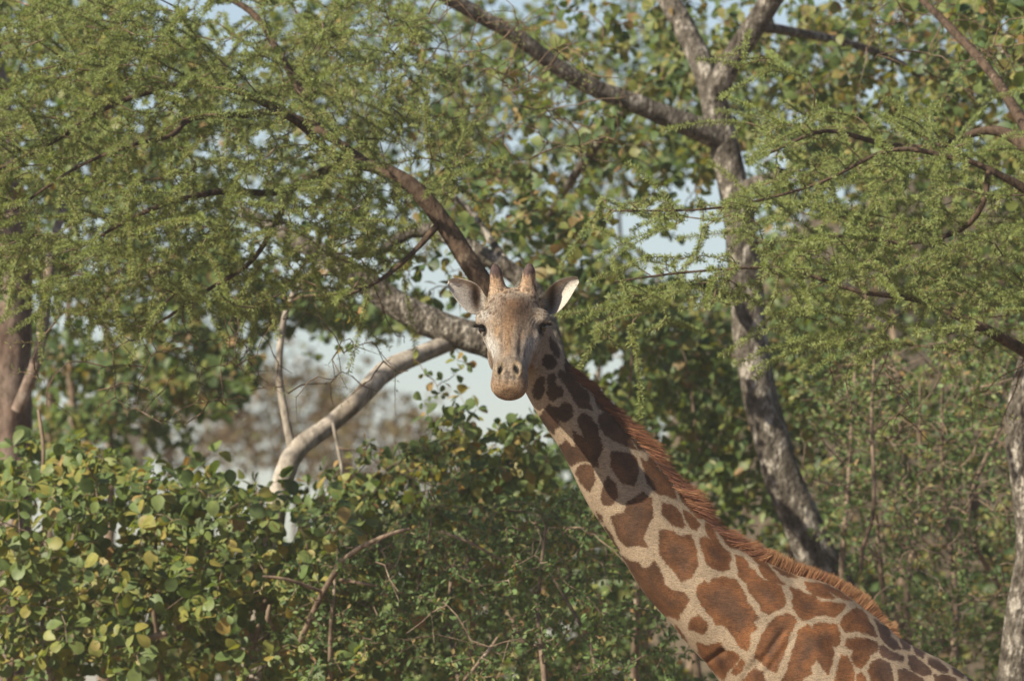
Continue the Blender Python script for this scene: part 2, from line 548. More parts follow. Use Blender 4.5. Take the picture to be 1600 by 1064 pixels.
rootA = ground_root(1300, 900, 3.4)
L_A = [
    [(*rootA, .15), *limb([(1210, 1070, 60, 3.4), (1120, 950, 54, 3.3), (1010, 800, 50, 3.2), (915, 672, 46, 3.2), (825, 552, 42, 3.1), (745, 428, 32, 3.0), (690, 345, 28, 3.0), (640, 288, 25, 3.0), (580, 260, 20, 3.1), (520, 262, 15, 3.2), (440, 300, 11, 3.2), (340, 300, 11, 3.0), (230, 330, 7, 2.8), (120, 390, 4, 2.7)])],
    limb([(580, 260, 15, 3.1), (500, 205, 13, 3.4), (420, 165, 12, 3.4), (370, 142, 12, 3.3), (305, 130, 11, 3.2), (230, 145, 9, 3.1), (160, 172, 8, 3.0), (100, 212, 7, 2.9), (30, 250, 5, 2.8), (-60, 290, 4, 2.7)]),
    limb([(540, 262, 14, 3.15), (450, 182, 11, 2.9), (380, 180, 11, 2.8), (300, 185, 10, 2.7), (268, 212, 8, 2.6), (210, 226, 6, 2.5), (120, 262, 5, 2.5), (20, 330, 4, 2.4)]),
    limb([(500, 205, 14, 3.4), (440, 90, 12, 3.8), (380, 10, 10, 4.0), (250, -30, 8, 4.0), (120, 20, 6, 3.6)]),
    limb([(690, 345, 12, 3.0), (640, 400, 8, 2.9), (590, 440, 6, 2.8), (520, 470, 4, 2.7)]),
    limb([(460, 290, 10, 3.2), (400, 400, 8, 3.0), (330, 450, 6, 2.9), (240, 510, 4, 2.8)]),
]
E_A = [(110, 110, 230, 150, 130, 2.3, 3.8), (330, 250, 260, 130, 120, 2.2, 3.6), (110, 330, 210, 140, 120, 2.2, 3.6),
       (380, 370, 220, 110, 110, 2.2, 3.6), (300, 60, 240, 110, 80, 2.6, 4.2), (200, 430, 230, 90, 70, 2.3, 3.8),
       (560, 240, 190, 110, 45, 2.6, 4.2), (520, 400, 130, 80, 32, 2.4, 3.4), (500, 60, 190, 80, 45, 3.0, 5.0), (-80, 250, 90, 260, 24, 2.8, 4.4)]
thorn_tree('thorn tree with a dark limb bowed over the open gap behind the giraffe ear', L_A, E_A, rootA,
           ['trunk'] + ['branch'] * 5, flow=unit(np.array([-1.0, -.1, -.3])),
           bare=[(650, 120, 220, 130, 130, 3.2, 4.8), (820, 150, 180, 150, 60, 3.4, 5), (640, 260, 150, 90, 50, 3.2, 4.4), (470, 560, 190, 90, 40, 2.4, 3.4), (230, 580, 200, 90, 50, 2.4, 3.4)])

rootB = ground_root(1790, 900, 2.6)
L_B = [
    [(*rootB, .16), *limb([(1775, 1000, 70, 2.6), (1740, 720, 60, 2.6), (1690, 460, 50, 2.6), (1650, 280, 40, 2.8), (1560, 205, 16, 3.0), (1460, 230, 11, 3.0), (1380, 225, 9, 2.9), (1290, 205, 7, 2.8), (1200, 240, 5, 2.7)])],
    limb([(1690, 460, 30, 2.6), (1640, 330, 20, 2.5), (1545, 265, 10, 2.4), (1480, 245, 9, 2.4), (1390, 235, 7, 2.4), (1270, 290, 5, 2.4), (1120, 325, 4, 2.3), (960, 330, 3, 2.3)]),
    limb([(1740, 720, 40, 2.6), (1660, 590, 26, 2.5), (1600, 548, 20, 2.4), (1520, 505, 15, 2.3), (1440, 470, 10, 2.3), (1340, 455, 7, 2.2), (1220, 420, 5, 2.2), (1080, 425, 4, 2.1), (960, 440, 3, 2.1)]),
    limb([(1545, 265, 10, 2.4), (1535, 320, 9, 2.4), (1500, 360, 8, 2.5), (1420, 380, 6, 2.6), (1320, 370, 5, 2.6), (1180, 380, 4, 2.6)]),
    limb([(1650, 280, 26, 2.8), (1560, 130, 16, 3.4), (1500, 60, 14, 3.8), (1440, 0, 10, 4.2), (1380, -50, 8, 4.4)]),
]
E_B = [(1330, 225, 190, 55, 50, 2.2, 3.6), (1480, 300, 200, 90, 70, 2.0, 3.6), (1290, 340, 180, 75, 54, 2.0, 3.4),
       (1420, 420, 220, 80, 85, 1.9, 3.3), (1230, 430, 190, 60, 30, 1.8, 3.0), (1050, 335, 140, 26, 22, 2.0, 2.8),
       (1050, 440, 130, 50, 32, 1.8, 2.6), (1530, 470, 120, 80, 40, 1.9, 3.2), (1380, 520, 180, 50, 30, 1.9, 2.9), (1660, 330, 90, 220, 40, 2.0, 3.4),
       (1170, 90, 40, 20, 4, 2.4, 2.8), (960, 500, 80, 40, 10, 1.9, 2.6)]
thorn_tree('thorn tree with level feathery sprays crossing in front of the forked grey trunk', L_B, E_B, rootB,
           ['trunk'] + ['branch'] * 4, flow=unit(np.array([-1.0, -.1, .08])), bare=[(1500, 60, 160, 90, 60, 3.2, 4.6), (1450, 600, 180, 90, 40, 2.4, 3.6)])

# -------- big lichen-grey forked tree with broad leaves
def broad_tree(name, label, limbs, ells, base, names, mat, leafmat, n_obj, lsize=(.05, .09), grp=None, every=.12, shoots=(.08, .2), cat='tree', barktwig='twig', **kw):
    e = empty(name, base)
    tag(e, label, cat, grp)
    cs = [catmull(l) for l in limbs]
    limbs_to(e, cs, mat, names)
    at = np.concatenate([ell(*q) for q in ells])
    paths = grow(cs, at, r_k=.009, jitter=.03)
    sh = side_shoots(paths, every=every, length=shoots, spread=.9, flat=.9, droop=0)
    B = Build(); tubes(B, paths); tubes(B, sh, 3); B.obj('twigs', M[barktwig], e, kind='stuff')
    a = rosettes(paths, size=lsize, start=.5); b = rosettes(sh, tip_n=(3, 6), size=lsize, start=.5)
    pos, R, s, rn = [np.concatenate([u, v]) for u, v in zip(a, b)]
    rest = leaf_objects(e, leafmat, pos, R, s, rn, n_obj)
    B = Build()
    sc = np.stack([s, s * RNG.uniform(.62, 1.15, len(s)), s], 1)
    far_ = pos[:, 1] > 6.5
    for tm, mk in ((LEAF_R, rest & ~far_), (LEAF_M, rest & far_)):
        B.copies(*tm, pos[mk], R[mk], sc[mk], rn[mk])
    B.obj('foliage', leafmat, e, kind='stuff')
    print(name, 'leaves', len(pos))
    return e

rootC = ground_root(1420, 1100, 7.0)
L_C = [
    [(*rootC, .22), *limb([(1390, 1250, 90, 7.0), (1330, 1000, 78, 7.0), (1272, 860, 64, 7.0), (1215, 720, 60, 7.0), (1180, 580, 54, 7.0), (1165, 440, 52, 7.0), (1150, 310, 49, 7.0), (1125, 200, 47, 7.0), (1108, 130, 39, 7.0), (1078, 60, 36, 7.1), (1045, 0, 33, 7.2), (990, -90, 30, 7.4)])],
    limb([(1112, 165, 38, 7.0), (1140, 100, 39, 6.9), (1180, 40, 37, 6.8), (1225, -30, 34, 6.7), (1290, -110, 30, 6.6)]),
    limb([(1140, 225, 38, 7.0), (1075, 195, 36, 6.9), (1000, 165, 32, 6.8), (930, 138, 29, 6.7), (870, 105, 26, 6.6), (815, 62, 24, 6.5), (750, 25, 23, 6.4), (690, -10, 26, 6.3), (600, -60, 20, 6.2)]),
    limb([(1150, 300, 22, 7.0), (1180, 285, 20, 6.8), (1210, 275, 15, 6.6), (1222, 268, 12, 6.5)]),
    limb([(1165, 470, 18, 7.0), (1110, 450, 20, 6.8), (1100, 446, 20, 6.7)]),
    limb([(985, 160, 20, 6.8), (930, 230, 16, 7.6), (880, 300, 14, 8.2), (850, 350, 10, 8.4)]),
    limb([(1180, 40, 18, 6.8), (1290, 60, 14, 7.6), (1390, 90, 11, 8.0), (1480, 150, 8, 8.2)]),
]
E_C = [(1010, 250, 120, 90, 34, 6.4, 9), (1200, 60, 160, 90, 55, 7.4, 9.5), (1400, 110, 200, 130, 110, 6.8, 10), (820, 300, 170, 110, 46, 7.2, 9.5),
       (780, 170, 160, 110, 26, 6.8, 9), (1290, 200, 140, 90, 44, 7.6, 10), (930, 90, 150, 100, 26, 7, 9), (1560, 150, 90, 150, 40, 7, 10), (560, 130, 150, 110, 16, 7, 9), (1060, 80, 90, 100, 24, 7.5, 9)]
broad_tree('grey_tree', 'forked tree with thick lichen-spotted grey trunk rising behind the giraffe mane', L_C, E_C, rootC,
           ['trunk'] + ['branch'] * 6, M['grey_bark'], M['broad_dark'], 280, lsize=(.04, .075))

# -------- leaning trunk behind the head, and the smooth white stem that meets it
rootD = ground_root(1500, 1100, 5.6)
L_D = [
    [(*rootD, .16), *limb([(1330, 1250, 80, 5.6), (1175, 1040, 66, 5.6), (1062, 880, 60, 5.6), (980, 762, 58, 5.6), (912, 655, 56, 5.6), (848, 572, 54, 5.6), (775, 540, 50, 5.6), (700, 515, 48, 5.6), (630, 482, 45, 5.6), (570, 440, 40, 5.6), (500, 395, 33, 5.6), (450, 370, 26, 5.7), (380, 330, 18, 5.9)])],
    limb([(880, 610, 28, 5.6), (850, 480, 28, 5.9), (800, 425, 30, 6.0), (740, 392, 28, 6.0), (690, 365, 27, 6.0), (640, 362, 22, 6.0), (600, 390, 14, 6.0), (560, 400, 8, 5.9)]),
    limb([(800, 425, 16, 6.0), (770, 380, 12, 6.2), (735, 330, 10, 6.3), (700, 300, 7, 6.3)]),
]
E_D = [(800, 380, 130, 50, 18, 5.8, 7.0), (690, 430, 120, 40, 12, 5.8, 6.8), (760, 320, 110, 60, 16, 6, 7.4), (580, 420, 90, 40, 8, 5.8, 6.6), (480, 330, 90, 60, 8, 6, 7)]
broad_tree('leaning_tree', 'leaning lichen-mottled trunk passing behind the giraffe head', L_D, E_D, rootD,
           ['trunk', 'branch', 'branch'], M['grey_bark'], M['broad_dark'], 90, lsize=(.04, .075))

rootE = ground_root(395, 1100, 5.2)
L_E = [
    [(*rootE, .10), *limb([(400, 1010, 46, 5.2), (418, 880, 42, 5.2), (430, 800, 34, 5.2), (446, 738, 33, 5.2), (466, 700, 33, 5.2), (515, 664, 29, 5.3), (556, 628, 30, 5.3), (600, 582, 33, 5.4), (652, 556, 28, 5.5), (700, 536, 26, 5.6), (740, 528, 20, 5.7)])],
    limb([(456, 702, 14, 5.2), (446, 650, 13, 5.2), (436, 590, 12, 5.2), (438, 540, 11, 5.2), (446, 490, 10, 5.2), (470, 440, 8, 5.2), (520, 400, 6, 5.2)]),
    limb([(520, 660, 6, 5.2), (532, 720, 5, 5.2), (542, 790, 4, 5.2)]),
]
broad_tree('white_stemmed_tree', 'smooth whitish bare stem bending across the open gap', L_E,
           [(690, 590, 60, 40, 5, 5.0, 5.6), (600, 720, 110, 40, 6, 4.2, 5), (500, 470, 80, 60, 6, 4.2, 5)], rootE,
           ['trunk', 'branch', 'branch'], M['pale_bark'], M['broad'], 30, lsize=(.025, .05))

# -------- trunks at the picture's two sides
rootF = ground_root(1600, 1100, 4.4)
L_F = [[(*rootF, .13), *limb([(1585, 1200, 66, 4.4), (1588, 1064, 60, 4.4), (1597, 960, 54, 4.4), (1612, 860, 52, 4.4), (1606, 760, 52, 4.4), (1596, 670, 52, 4.4), (1608, 590, 50, 4.4), (1640, 500, 46, 4.5), (1680, 380, 40, 4.7), (1700, 200, 34, 5)])],
       limb([(1690, 330, 24, 4.8), (1640, 240, 18, 5.4), (1590, 120, 14, 6), (1530, 20, 10, 6.4)])]
broad_tree('crooked_tree', 'slender crooked mottled trunk standing beyond the giraffe back', L_F,
           [(1560, 60, 90, 90, 26, 5.4, 7.4), (1640, 160, 80, 120, 20, 5, 7)], rootF, ['trunk', 'branch'], M['grey_bark'], M['broad_dark'], 40)
rootG = ground_root(10, 1100, 6.6)
L_G = [[(*rootG, .30), *limb([(0, 1100, 100, 6.6), (6, 800, 90, 6.6), (10, 600, 80, 6.6), (12, 450, 74, 6.6), (4, 300, 68, 6.6), (-20, 120, 60, 6.7), (-60, -60, 50, 6.8)])],
       limb([(28, 640, 22, 6.4), (58, 560, 18, 6.3), (70, 480, 16, 6.4), (84, 380, 14, 6.6), (120, 250, 10, 7)])]
broad_tree('stout_tree', 'stout pinkish trunk half hidden by feathery green sprays', L_G,
           [(60, 80, 180, 140, 40, 6.6, 9), (160, 260, 140, 100, 26, 6.8, 9), (-60, 300, 90, 200, 24, 6, 8)], rootG, ['trunk', 'branch'], M['pink_bark'], M['broad_dark'], 60)

# -------- broad-leaved and small-leaved shrubs
def shrub(name, label, stems_px, y, ells, leaf, leafmat, n_obj, lsize, every=.10, stem_w=16, grp=None, per=3, cat='shrub', dens=1.25, extra=(), bare=()):
    b = P(stems_px[0][0], 1064, y)
    e = empty(name, (b[0], b[1], 0.0))
    tag(e, label, cat, grp)
    cs = []
    for (x0, x1, ytop) in stems_px:
        p0 = P(x0, 1064, y + RNG.uniform(-.4, .4)); yy = p0[1]
        rows = [(p0[0] + RNG.uniform(-.1, .1), yy, 0.0, .028)]
        for f in (.35, .6, .8, 1):
            q = P(x0 + (x1 - x0) * f + RNG.normal(0, 18), 1500 + (ytop - 1500) * f, yy + RNG.uniform(-.3, .3))
            rows.append((*q, (stem_w * (1.15 - f)) * .5 * (yy + 30) / FPX + .003))
        cs.append(catmull(rows))
    limbs_to(e, cs, M['dry_stem'], ['stem'] * len(cs), sides=8)
    ex = [catmull(limb([(a_, b_, c_ * .8, d_ + .15) for a_, b_, c_, d_ in q])) for q in extra]
    limbs_to(e, ex, M['dry_stem'], ['branch'] * len(ex), sides=8)
    at = np.concatenate([ell(*q[:4], int(q[4] * dens), *q[5:]) for q in ells])
    paths = grow(cs, at, jitter=.035, r_k=.007)
    sh = side_shoots(paths, every=every, length=(.07, .2), spread=1.0, flat=1.0, droop=0)
    B = Build(); tubes(B, paths); tubes(B, sh, 3)
    if bare:
        bp = grow(cs, np.concatenate([ell(*q) for q in bare]), jitter=.05, r_k=.006, r_tip=.0025)
        tubes(B, bp); tubes(B, side_shoots(bp, every=.12, length=(.1, .35), spread=1.0, flat=1.0, droop=0), 3)
    B.obj('twigs', M['dry_stem'], e, kind='stuff')
    if leaf == 'broad':
        a = rosettes(paths, size=lsize, start=.35); b2 = rosettes(sh, tip_n=(3, 6), size=lsize, start=.4)
        pos, R, s, rn = [np.concatenate([u, v]) for u, v in zip(a, b2)]
        rest = leaf_objects(e, leafmat, pos, R, s, rn, n_obj)
        B = Build()
        sc = np.stack([s, s * RNG.uniform(.62, 1.2, len(s)), s], 1)
        far_ = pos[:, 1] > 6.5
        for tm, mk in ((LEAF_R, rest & ~far_), (LEAF_M, rest & far_)):
            B.copies(*tm, pos[mk], R[mk], sc[mk], rn[mk])
        B.obj('foliage', leafmat, e, kind='stuff')
        print(name, 'broad', len(pos))
    else:
        pos, tan = [], []
        for pts, rad in sh + paths:
            q = resample(pts, .022); pos.append(q); tan.append(unit(np.gradient(q, axis=0)))
        pos = np.repeat(np.concatenate(pos), per, 0); tan = np.repeat(np.concatenate(tan), per, 0)
        n = len(pos)
        keep = RNG.random(n) < .8
        pos, tan = pos[keep], tan[keep]; n = len(pos)
        d = unit(RNG.normal(0, 1, (n, 3)) + tan * .5)
        nz = unit(RNG.normal(0, .6, (n, 3)) + SUN_DIR * .8 + np.array([0, 0, .2]))
        s = RNG.uniform(*lsize, n)
        B = Build()
        B.copies(*LEAF_S, pos + d * .006, frames(d, nz), np.stack([s, s * RNG.uniform(.8, 1.2, n), s], 1), np.clip(RNG.beta(2, 2.2, n), 0, .99))
        B.obj('foliage', leafmat, e, kind='stuff', smooth=False)
        print(name, 'small', n)
    return e

shrub('broad_leaved_shrub', 'round-leaved shrub with glossy and yellowing leaves below the whitish bent stem',
      [(100, 60, 760), (220, 250, 800), (380, 400, 780), (60, -20, 820)], 4.4,
      [(140, 880, 240, 170, 150, 3.5, 5.4), (350, 880, 170, 100, 70, 3.5, 5.2), (520, 860, 90, 70, 36, 3.6, 5), (60, 720, 110, 50, 22, 4, 5.4), (300, 1000, 330, 110, 130, 3.6, 5.4),
       (190, 765, 170, 45, 46, 4, 5.6), (330, 775, 80, 28, 16, 4.3, 5.2), (-120, 900, 120, 220, 50, 3.8, 5.4), (250, 1180, 420, 120, 60, 3.6, 5.4)],
      'broad', M['broad'], 300, (.03, .088), dens=1.15, extra=[[(430, 985, 8, 3.7), (418, 965, 10, 3.6), (422, 945, 8, 3.6)], [(245, 830, 9, 3.6), (285, 834, 8, 3.6)], [(180, 1010, 12, 3.7), (240, 995, 14, 3.7), (285, 978, 10, 3.7)], [(60, 640, 7, 4.2), (68, 700, 8, 4.2), (66, 740, 7, 4.2)]])
shrub('broad_leaved_shrub', 'round-leaved shrub rising beneath the giraffe chin',
      [(620, 640, 760), (720, 740, 700)], 5.2,
      [(640, 790, 120, 60, 40, 4.6, 6), (740, 700, 70, 70, 30, 4.6, 6), (560, 780, 120, 40, 30, 4.8, 6), (800, 760, 90, 100, 36, 4.8, 6), (700, 880, 200, 80, 40, 5, 6.4)],
      'broad', M['broad'], 180, (.04, .075))
shrub('broad_leaved_shrub', 'mixed green and yellow shrub between the mane and the grey trunk',
      [(1000, 980, 520), (1120, 1080, 600), (1240, 1220, 700)], 8.6,
      [(980, 540, 110, 110, 60, 8, 10), (1080, 640, 110, 130, 70, 8, 10), (1130, 760, 90, 90, 40, 8, 10), (900, 480, 90, 60, 30, 8, 9.6), (1260, 620, 110, 100, 40, 8, 10), (1060, 820, 200, 120, 50, 8, 10)],
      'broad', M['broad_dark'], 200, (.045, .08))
shrub('small_leaved_bush', 'small-leaved twiggy bush under the giraffe neck',
      [(560, 520, 880), (700, 700, 840), (820, 840, 820), (940, 900, 900)], 4.0,
      [(700, 940, 240, 120, 190, 3.2, 5), (880, 900, 120, 150, 110, 3.2, 5), (560, 950, 140, 120, 90, 3.4, 5), (740, 840, 150, 60, 50, 3.6, 5), (1000, 1020, 110, 80, 46, 3.4, 5), (760, 1090, 330, 70, 110, 3.2, 5)],
      'small', M['small'], 0, (.018, .036), bare=[(740, 900, 260, 130, 50, 3.0, 4.2)], extra=[[(470, 1000, 13, 3.5), (505, 925, 12, 3.3), (545, 868, 11, 3.2), (600, 838, 9, 3.1), (640, 826, 7, 3.1)], [(505, 925, 8, 3.3), (450, 905, 7, 3.2), (410, 900, 5, 3.2)], [(530, 905, 7, 3.3), (590, 915, 5, 3.2)], [(690, 830, 6, 3.4), (740, 850, 6, 3.3), (790, 880, 4, 3.3)], [(725, 1064, 8, 3.2), (760, 1020, 7, 3.2), (778, 995, 5, 3.2)]])
shrub('small_leaved_bush', 'tangled twiggy thicket between the grey trunk and the crooked trunk',
      [(1340, 1330, 560), (1420, 1430, 600), (1500, 1480, 560), (1560, 1540, 640), (1380, 1360, 700)], 6.4,
      [(1420, 660, 180, 130, 110, 5.6, 7.6), (1470, 860, 170, 140, 130, 5.6, 7.4), (1350, 800, 90, 110, 50, 6, 7.6), (1560, 640, 80, 160, 60, 5.8, 7.6), (1500, 1010, 170, 70, 70, 5.4, 7), (1640, 850, 80, 240, 50, 5.6, 7.4), (1320, 620, 90, 80, 36, 6, 8)],
      'small', M['small'], 0, (.020, .038), every=.12, per=2, dens=1.5, bare=[(1430, 700, 190, 170, 190, 5.0, 6.4), (1480, 900, 150, 130, 110, 5, 6.2)], extra=[[(1366, 560, 5, 5.6), (1362, 660, 7, 5.5), (1366, 760, 9, 5.4), (1362, 815, 9, 5.4), (1348, 855, 9, 5.4), (1346, 893, 6, 5.4)], [(1362, 815, 6, 5.4), (1380, 822, 5, 5.3), (1400, 818, 4, 5.3)]])

# darker trees standing further back, which close the view between the near ones
def back_tree(label, x, y, ells, lsize, mat, leaf='broad', n_obj=0, top=200, grp='trees closing the view'):
    return shrub('bushy_tree', label, [(x, x, top), (x - 60, x - 40, top + 120), (x + 70, x + 60, top + 100)], y, ells, leaf, mat, n_obj, lsize, every=.16, stem_w=26, cat='tree', grp=grp)
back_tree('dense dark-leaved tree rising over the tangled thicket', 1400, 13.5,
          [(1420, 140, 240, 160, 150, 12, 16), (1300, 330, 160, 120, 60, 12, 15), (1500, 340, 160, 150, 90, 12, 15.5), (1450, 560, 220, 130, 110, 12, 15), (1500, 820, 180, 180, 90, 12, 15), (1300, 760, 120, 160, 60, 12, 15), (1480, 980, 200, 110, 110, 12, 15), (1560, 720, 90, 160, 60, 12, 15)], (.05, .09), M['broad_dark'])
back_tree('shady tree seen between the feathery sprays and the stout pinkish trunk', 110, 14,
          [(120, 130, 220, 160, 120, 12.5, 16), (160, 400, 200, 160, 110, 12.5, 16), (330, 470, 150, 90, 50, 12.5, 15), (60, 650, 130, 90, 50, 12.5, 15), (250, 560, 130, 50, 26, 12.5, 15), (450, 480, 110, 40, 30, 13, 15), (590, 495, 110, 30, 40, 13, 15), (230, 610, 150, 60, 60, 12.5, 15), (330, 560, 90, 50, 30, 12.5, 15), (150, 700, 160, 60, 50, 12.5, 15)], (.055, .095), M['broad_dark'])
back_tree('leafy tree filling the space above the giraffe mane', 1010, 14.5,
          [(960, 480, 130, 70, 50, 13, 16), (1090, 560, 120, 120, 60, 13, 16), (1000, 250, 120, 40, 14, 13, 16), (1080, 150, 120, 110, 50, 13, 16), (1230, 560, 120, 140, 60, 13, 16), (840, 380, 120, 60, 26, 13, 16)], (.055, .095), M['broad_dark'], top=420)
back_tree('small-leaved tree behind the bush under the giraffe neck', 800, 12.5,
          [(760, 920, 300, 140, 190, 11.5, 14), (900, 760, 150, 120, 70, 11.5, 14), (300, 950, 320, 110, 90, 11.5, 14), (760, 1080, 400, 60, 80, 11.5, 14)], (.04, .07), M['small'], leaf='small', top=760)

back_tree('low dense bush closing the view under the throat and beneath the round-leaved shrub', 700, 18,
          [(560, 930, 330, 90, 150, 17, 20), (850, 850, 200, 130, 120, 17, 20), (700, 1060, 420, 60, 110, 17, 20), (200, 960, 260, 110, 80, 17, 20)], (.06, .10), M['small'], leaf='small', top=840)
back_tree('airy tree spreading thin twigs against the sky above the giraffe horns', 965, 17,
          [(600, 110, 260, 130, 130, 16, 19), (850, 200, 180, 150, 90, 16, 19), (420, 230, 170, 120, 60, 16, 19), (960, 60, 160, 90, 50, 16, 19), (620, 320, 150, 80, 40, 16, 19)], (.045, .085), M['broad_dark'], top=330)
# far dry bushes beyond the open gap
def dry_bush(label, cx, cy, rx, ry, y, n, mat, lsize=(.05, .10)):
    b = P(cx, 1064, y)
    e = empty('dry_bush', (b[0], y, 0.0)); tag(e, label, 'bush', 'dry bushes beyond the gap')
    cs = []
    for k in range(3):
        f = (k - 1) / 1.3
        cs.append(catmull([(b[0] + f * .25, y + RNG.normal(0, .2), 0, .03), (*P(cx + f * rx * .35, cy + ry * 1.7, y), .022), (*P(cx + f * rx * .6 + 10, cy + ry * .6, y + RNG.normal(0, .4)), .013), (*P(cx + f * rx * .8, cy - ry * .3, y), .008)]))
    limbs_to(e, cs, M['brown_bark'], ['stem'] * 3, 6)
    at = ell(cx, cy, rx, ry, n * 3, y - 2.0, y + 2.0)
    paths = grow(cs, at, r_tip=.003, r_k=.004, jitter=.06)
    sh = side_shoots(paths, every=.14, length=(.15, .45), spread=1.0, flat=1.0, droop=0)
    B = Build(); tubes(B, paths, 3); tubes(B, sh, 3); B.obj('twigs', M['twig'], e, kind='stuff')
    pos = np.concatenate([resample(p, .035) for p, r in sh]); n = len(pos)
    d = unit(RNG.normal(0, 1, (n, 3))); nz = unit(RNG.normal(0, 1, (n, 3)) + [0, 0, .5])
    s = RNG.uniform(*lsize, n); B = Build()
    B.copies(*LEAF_S, pos, frames(d, nz), s, RNG.random(n)); B.obj('foliage', mat, e, kind='stuff', smooth=False)
    print('dry', n)
dry_bush('brown leafless bush seen through the gap under the bent whitish stem', 575, 690, 130, 80, 34, 120, M['dry'])
dry_bush('rusty dry bush between the white stem and the stout pinkish trunk', 430, 650, 120, 80, 38, 130, M['dry'])
dry_bush('low dry bush behind the round-leaved shrub', 260, 670, 130, 70, 33, 90, M['dry'])
dry_bush('thin straw-brown bush at the lower end of the gap', 690, 720, 80, 40, 44, 40, M['dry'])

# ------------------------------------------------------------------ giraffe
def loft(rings):
    """closed lofted skin through rings (m,n,3)"""
    R = np.asarray(rings); m, n, _ = R.shape
    V = np.vstack([R.reshape(-1, 3), R[0].mean(0)[None], R[-1].mean(0)[None]])
    i = np.arange(m - 1)[:, None] * n; j = np.arange(n)[None]; j2 = (j + 1) % n
    q = np.stack([i + j, i + j2, i + n + j2, i + n + j], -1).reshape(-1, 4)
    k = np.arange(n); k2 = (k + 1) % n
    c0 = np.stack([np.full(n, m * n), k2, k], -1)
    c1 = np.stack([np.full(n, m * n + 1), (m - 1) * n + k, (m - 1) * n + k2], -1)
    return V, [q, np.vstack([c0, c1])]

def spline_rows(rows, num):
    r = np.asarray(rows, float); t = np.arange(len(r)); q = np.linspace(0, len(r) - 1, num)
    out = np.zeros((num, r.shape[1]))
    p = np.vstack([2 * r[0] - r[1], r, 2 * r[-1] - r[-2]])
    for a, x in enumerate(q):
        i = min(int(x), len(r) - 2); f = x - i
        A, B_, C_, D_ = p[i], p[i + 1], p[i + 2], p[i + 3]
        out[a] = .5 * (2 * B_ + (C_ - A) * f + (2 * A - 5 * B_ + 4 * C_ - D_) * f * f + (3 * B_ - A - 3 * C_ + D_) * f ** 3)
    return out

def chain(rows, n=20, num=24):
    """tapered limb through (x,y,z,r) rows, rounded ends"""
    c = spline_rows(rows, num)
    t = unit(np.gradient(c[:, :3], axis=0))
    u = unit(np.cross(t, [0.2, .95, .1])); v = np.cross(t, u)
    a = np.linspace(0, 2 * math.pi, n, endpoint=False)
    rings = [c[i, :3] + c[i, 3] * (np.cos(a)[:, None] * u[i] + np.sin(a)[:, None] * v[i]) for i in range(num)]
    e0 = [c[0, :3] - t[0] * c[0, 3] * s + math.sqrt(1 - s * s) * (rings[0] - c[0, :3]) for s in (.95, .75, .4)]
    e1 = [c[-1, :3] + t[-1] * c[-1, 3] * s + math.sqrt(1 - s * s) * (rings[-1] - c[-1, :3]) for s in (.4, .75, .95)]
    return loft(e0 + rings + e1)

def ellipsoid(c, R, r, n=20):
    a = np.linspace(0, 2 * math.pi, n, endpoint=False); rings = []
    for ph in np.linspace(-1.45, 1.45, 11):
        loc = np.stack([np.cos(a) * math.cos(ph) * r[0], np.sin(a) * math.cos(ph) * r[1], np.full(n, math.sin(ph) * r[2])], -1)
        rings.append(c + loc @ R.T)
    return loft(rings)

# neck and trunk: (throat px, back px, half thickness)
SECT = [((772, 520), (838, 462), .07), ((788, 560), (850, 492), .088), ((806, 590), (863, 522), .098), ((823, 617), (878, 553), .104), ((845, 655), (910, 592), .110),
        ((870, 697), (950, 640), .116), ((905, 757), (1001, 694), .124), ((940, 820), (1057, 760), .136), ((975, 880), (1112, 820), .152),
        ((1012, 933), (1165, 862), .174), ((1060, 990), (1237, 893), .205), ((1118, 1060), (1312, 921), .245), ((1160, 1130), (1362, 957), .285), ((1200, 1210), (1408, 997), .32),
        ((1290, 1300), (1470, 1032), .35), ((1420, 1345), (1545, 1072), .37), ((1560, 1350), (1640, 1108), .385), ((1720, 1330), (1760, 1140), .38),
        ((1860, 1300), (1870, 1165), .33), ((1950, 1270), (1945, 1195), .22), ((1985, 1250), (1975, 1215), .10)]
rows = [(*(P(*t, 0)[[0, 2]]), *(P(*b, 0)[[0, 2]]), h) for t, b, h in SECT]
rows = spline_rows(rows, 110)
ang = np.linspace(0, 2 * math.pi, 56, endpoint=False)
rings = []
for tx, tz, bx, bz, h in rows:
    c = np.array([(tx + bx) / 2, 0, (tz + bz) / 2]); e = np.array([(bx - tx) / 2, 0, (bz - tz) / 2])
    ca, sa = np.cos(ang), np.sin(ang)
    prof = np.abs(sa) ** .92 * np.sign(sa) * (1 - .16 * np.clip(ca, 0, 1) ** 2)      # slimmer towards the crest
    rings.append(c + ca[:, None] * e + (prof * h)[:, None] * np.array([0, 1, 0]))
PIECES = [loft(rings)]
# legs
def leg(px, ytop, yside, hind):
    X = P(px, 1300, 0)[0]
    if hind:
        r = [(X - .10, yside * .6, 2.05, .20), (X - .12, yside * .8, 1.7, .18), (X - .05, yside, 1.35, .11), (X + .10, yside, .98, .072), (X + .06, yside, .75, .052), (X + .03, yside, .35, .048), (X, yside, .16, .055), (X - .03, yside, .07, .075), (X - .03, yside, .06, .08)]
    else:
        r = [(X + .12, yside * .7, 2.15, .17), (X + .02, yside, 1.75, .12), (X, yside, 1.4, .085), (X - .01, yside, 1.05, .066), (X + .01, yside, .95, .062), (X, yside, .6, .047), (X, yside, .3, .046), (X, yside, .15, .055), (X - .03, yside, .07, .075), (X - .03, yside, .06, .08)]
    return chain(r, 18, 40)
PIECES += [leg(1330, 0, -.17, 0), leg(1370, 0, .17, 0), leg(1870, 0, -.19, 1), leg(1830, 0, .19, 1)]

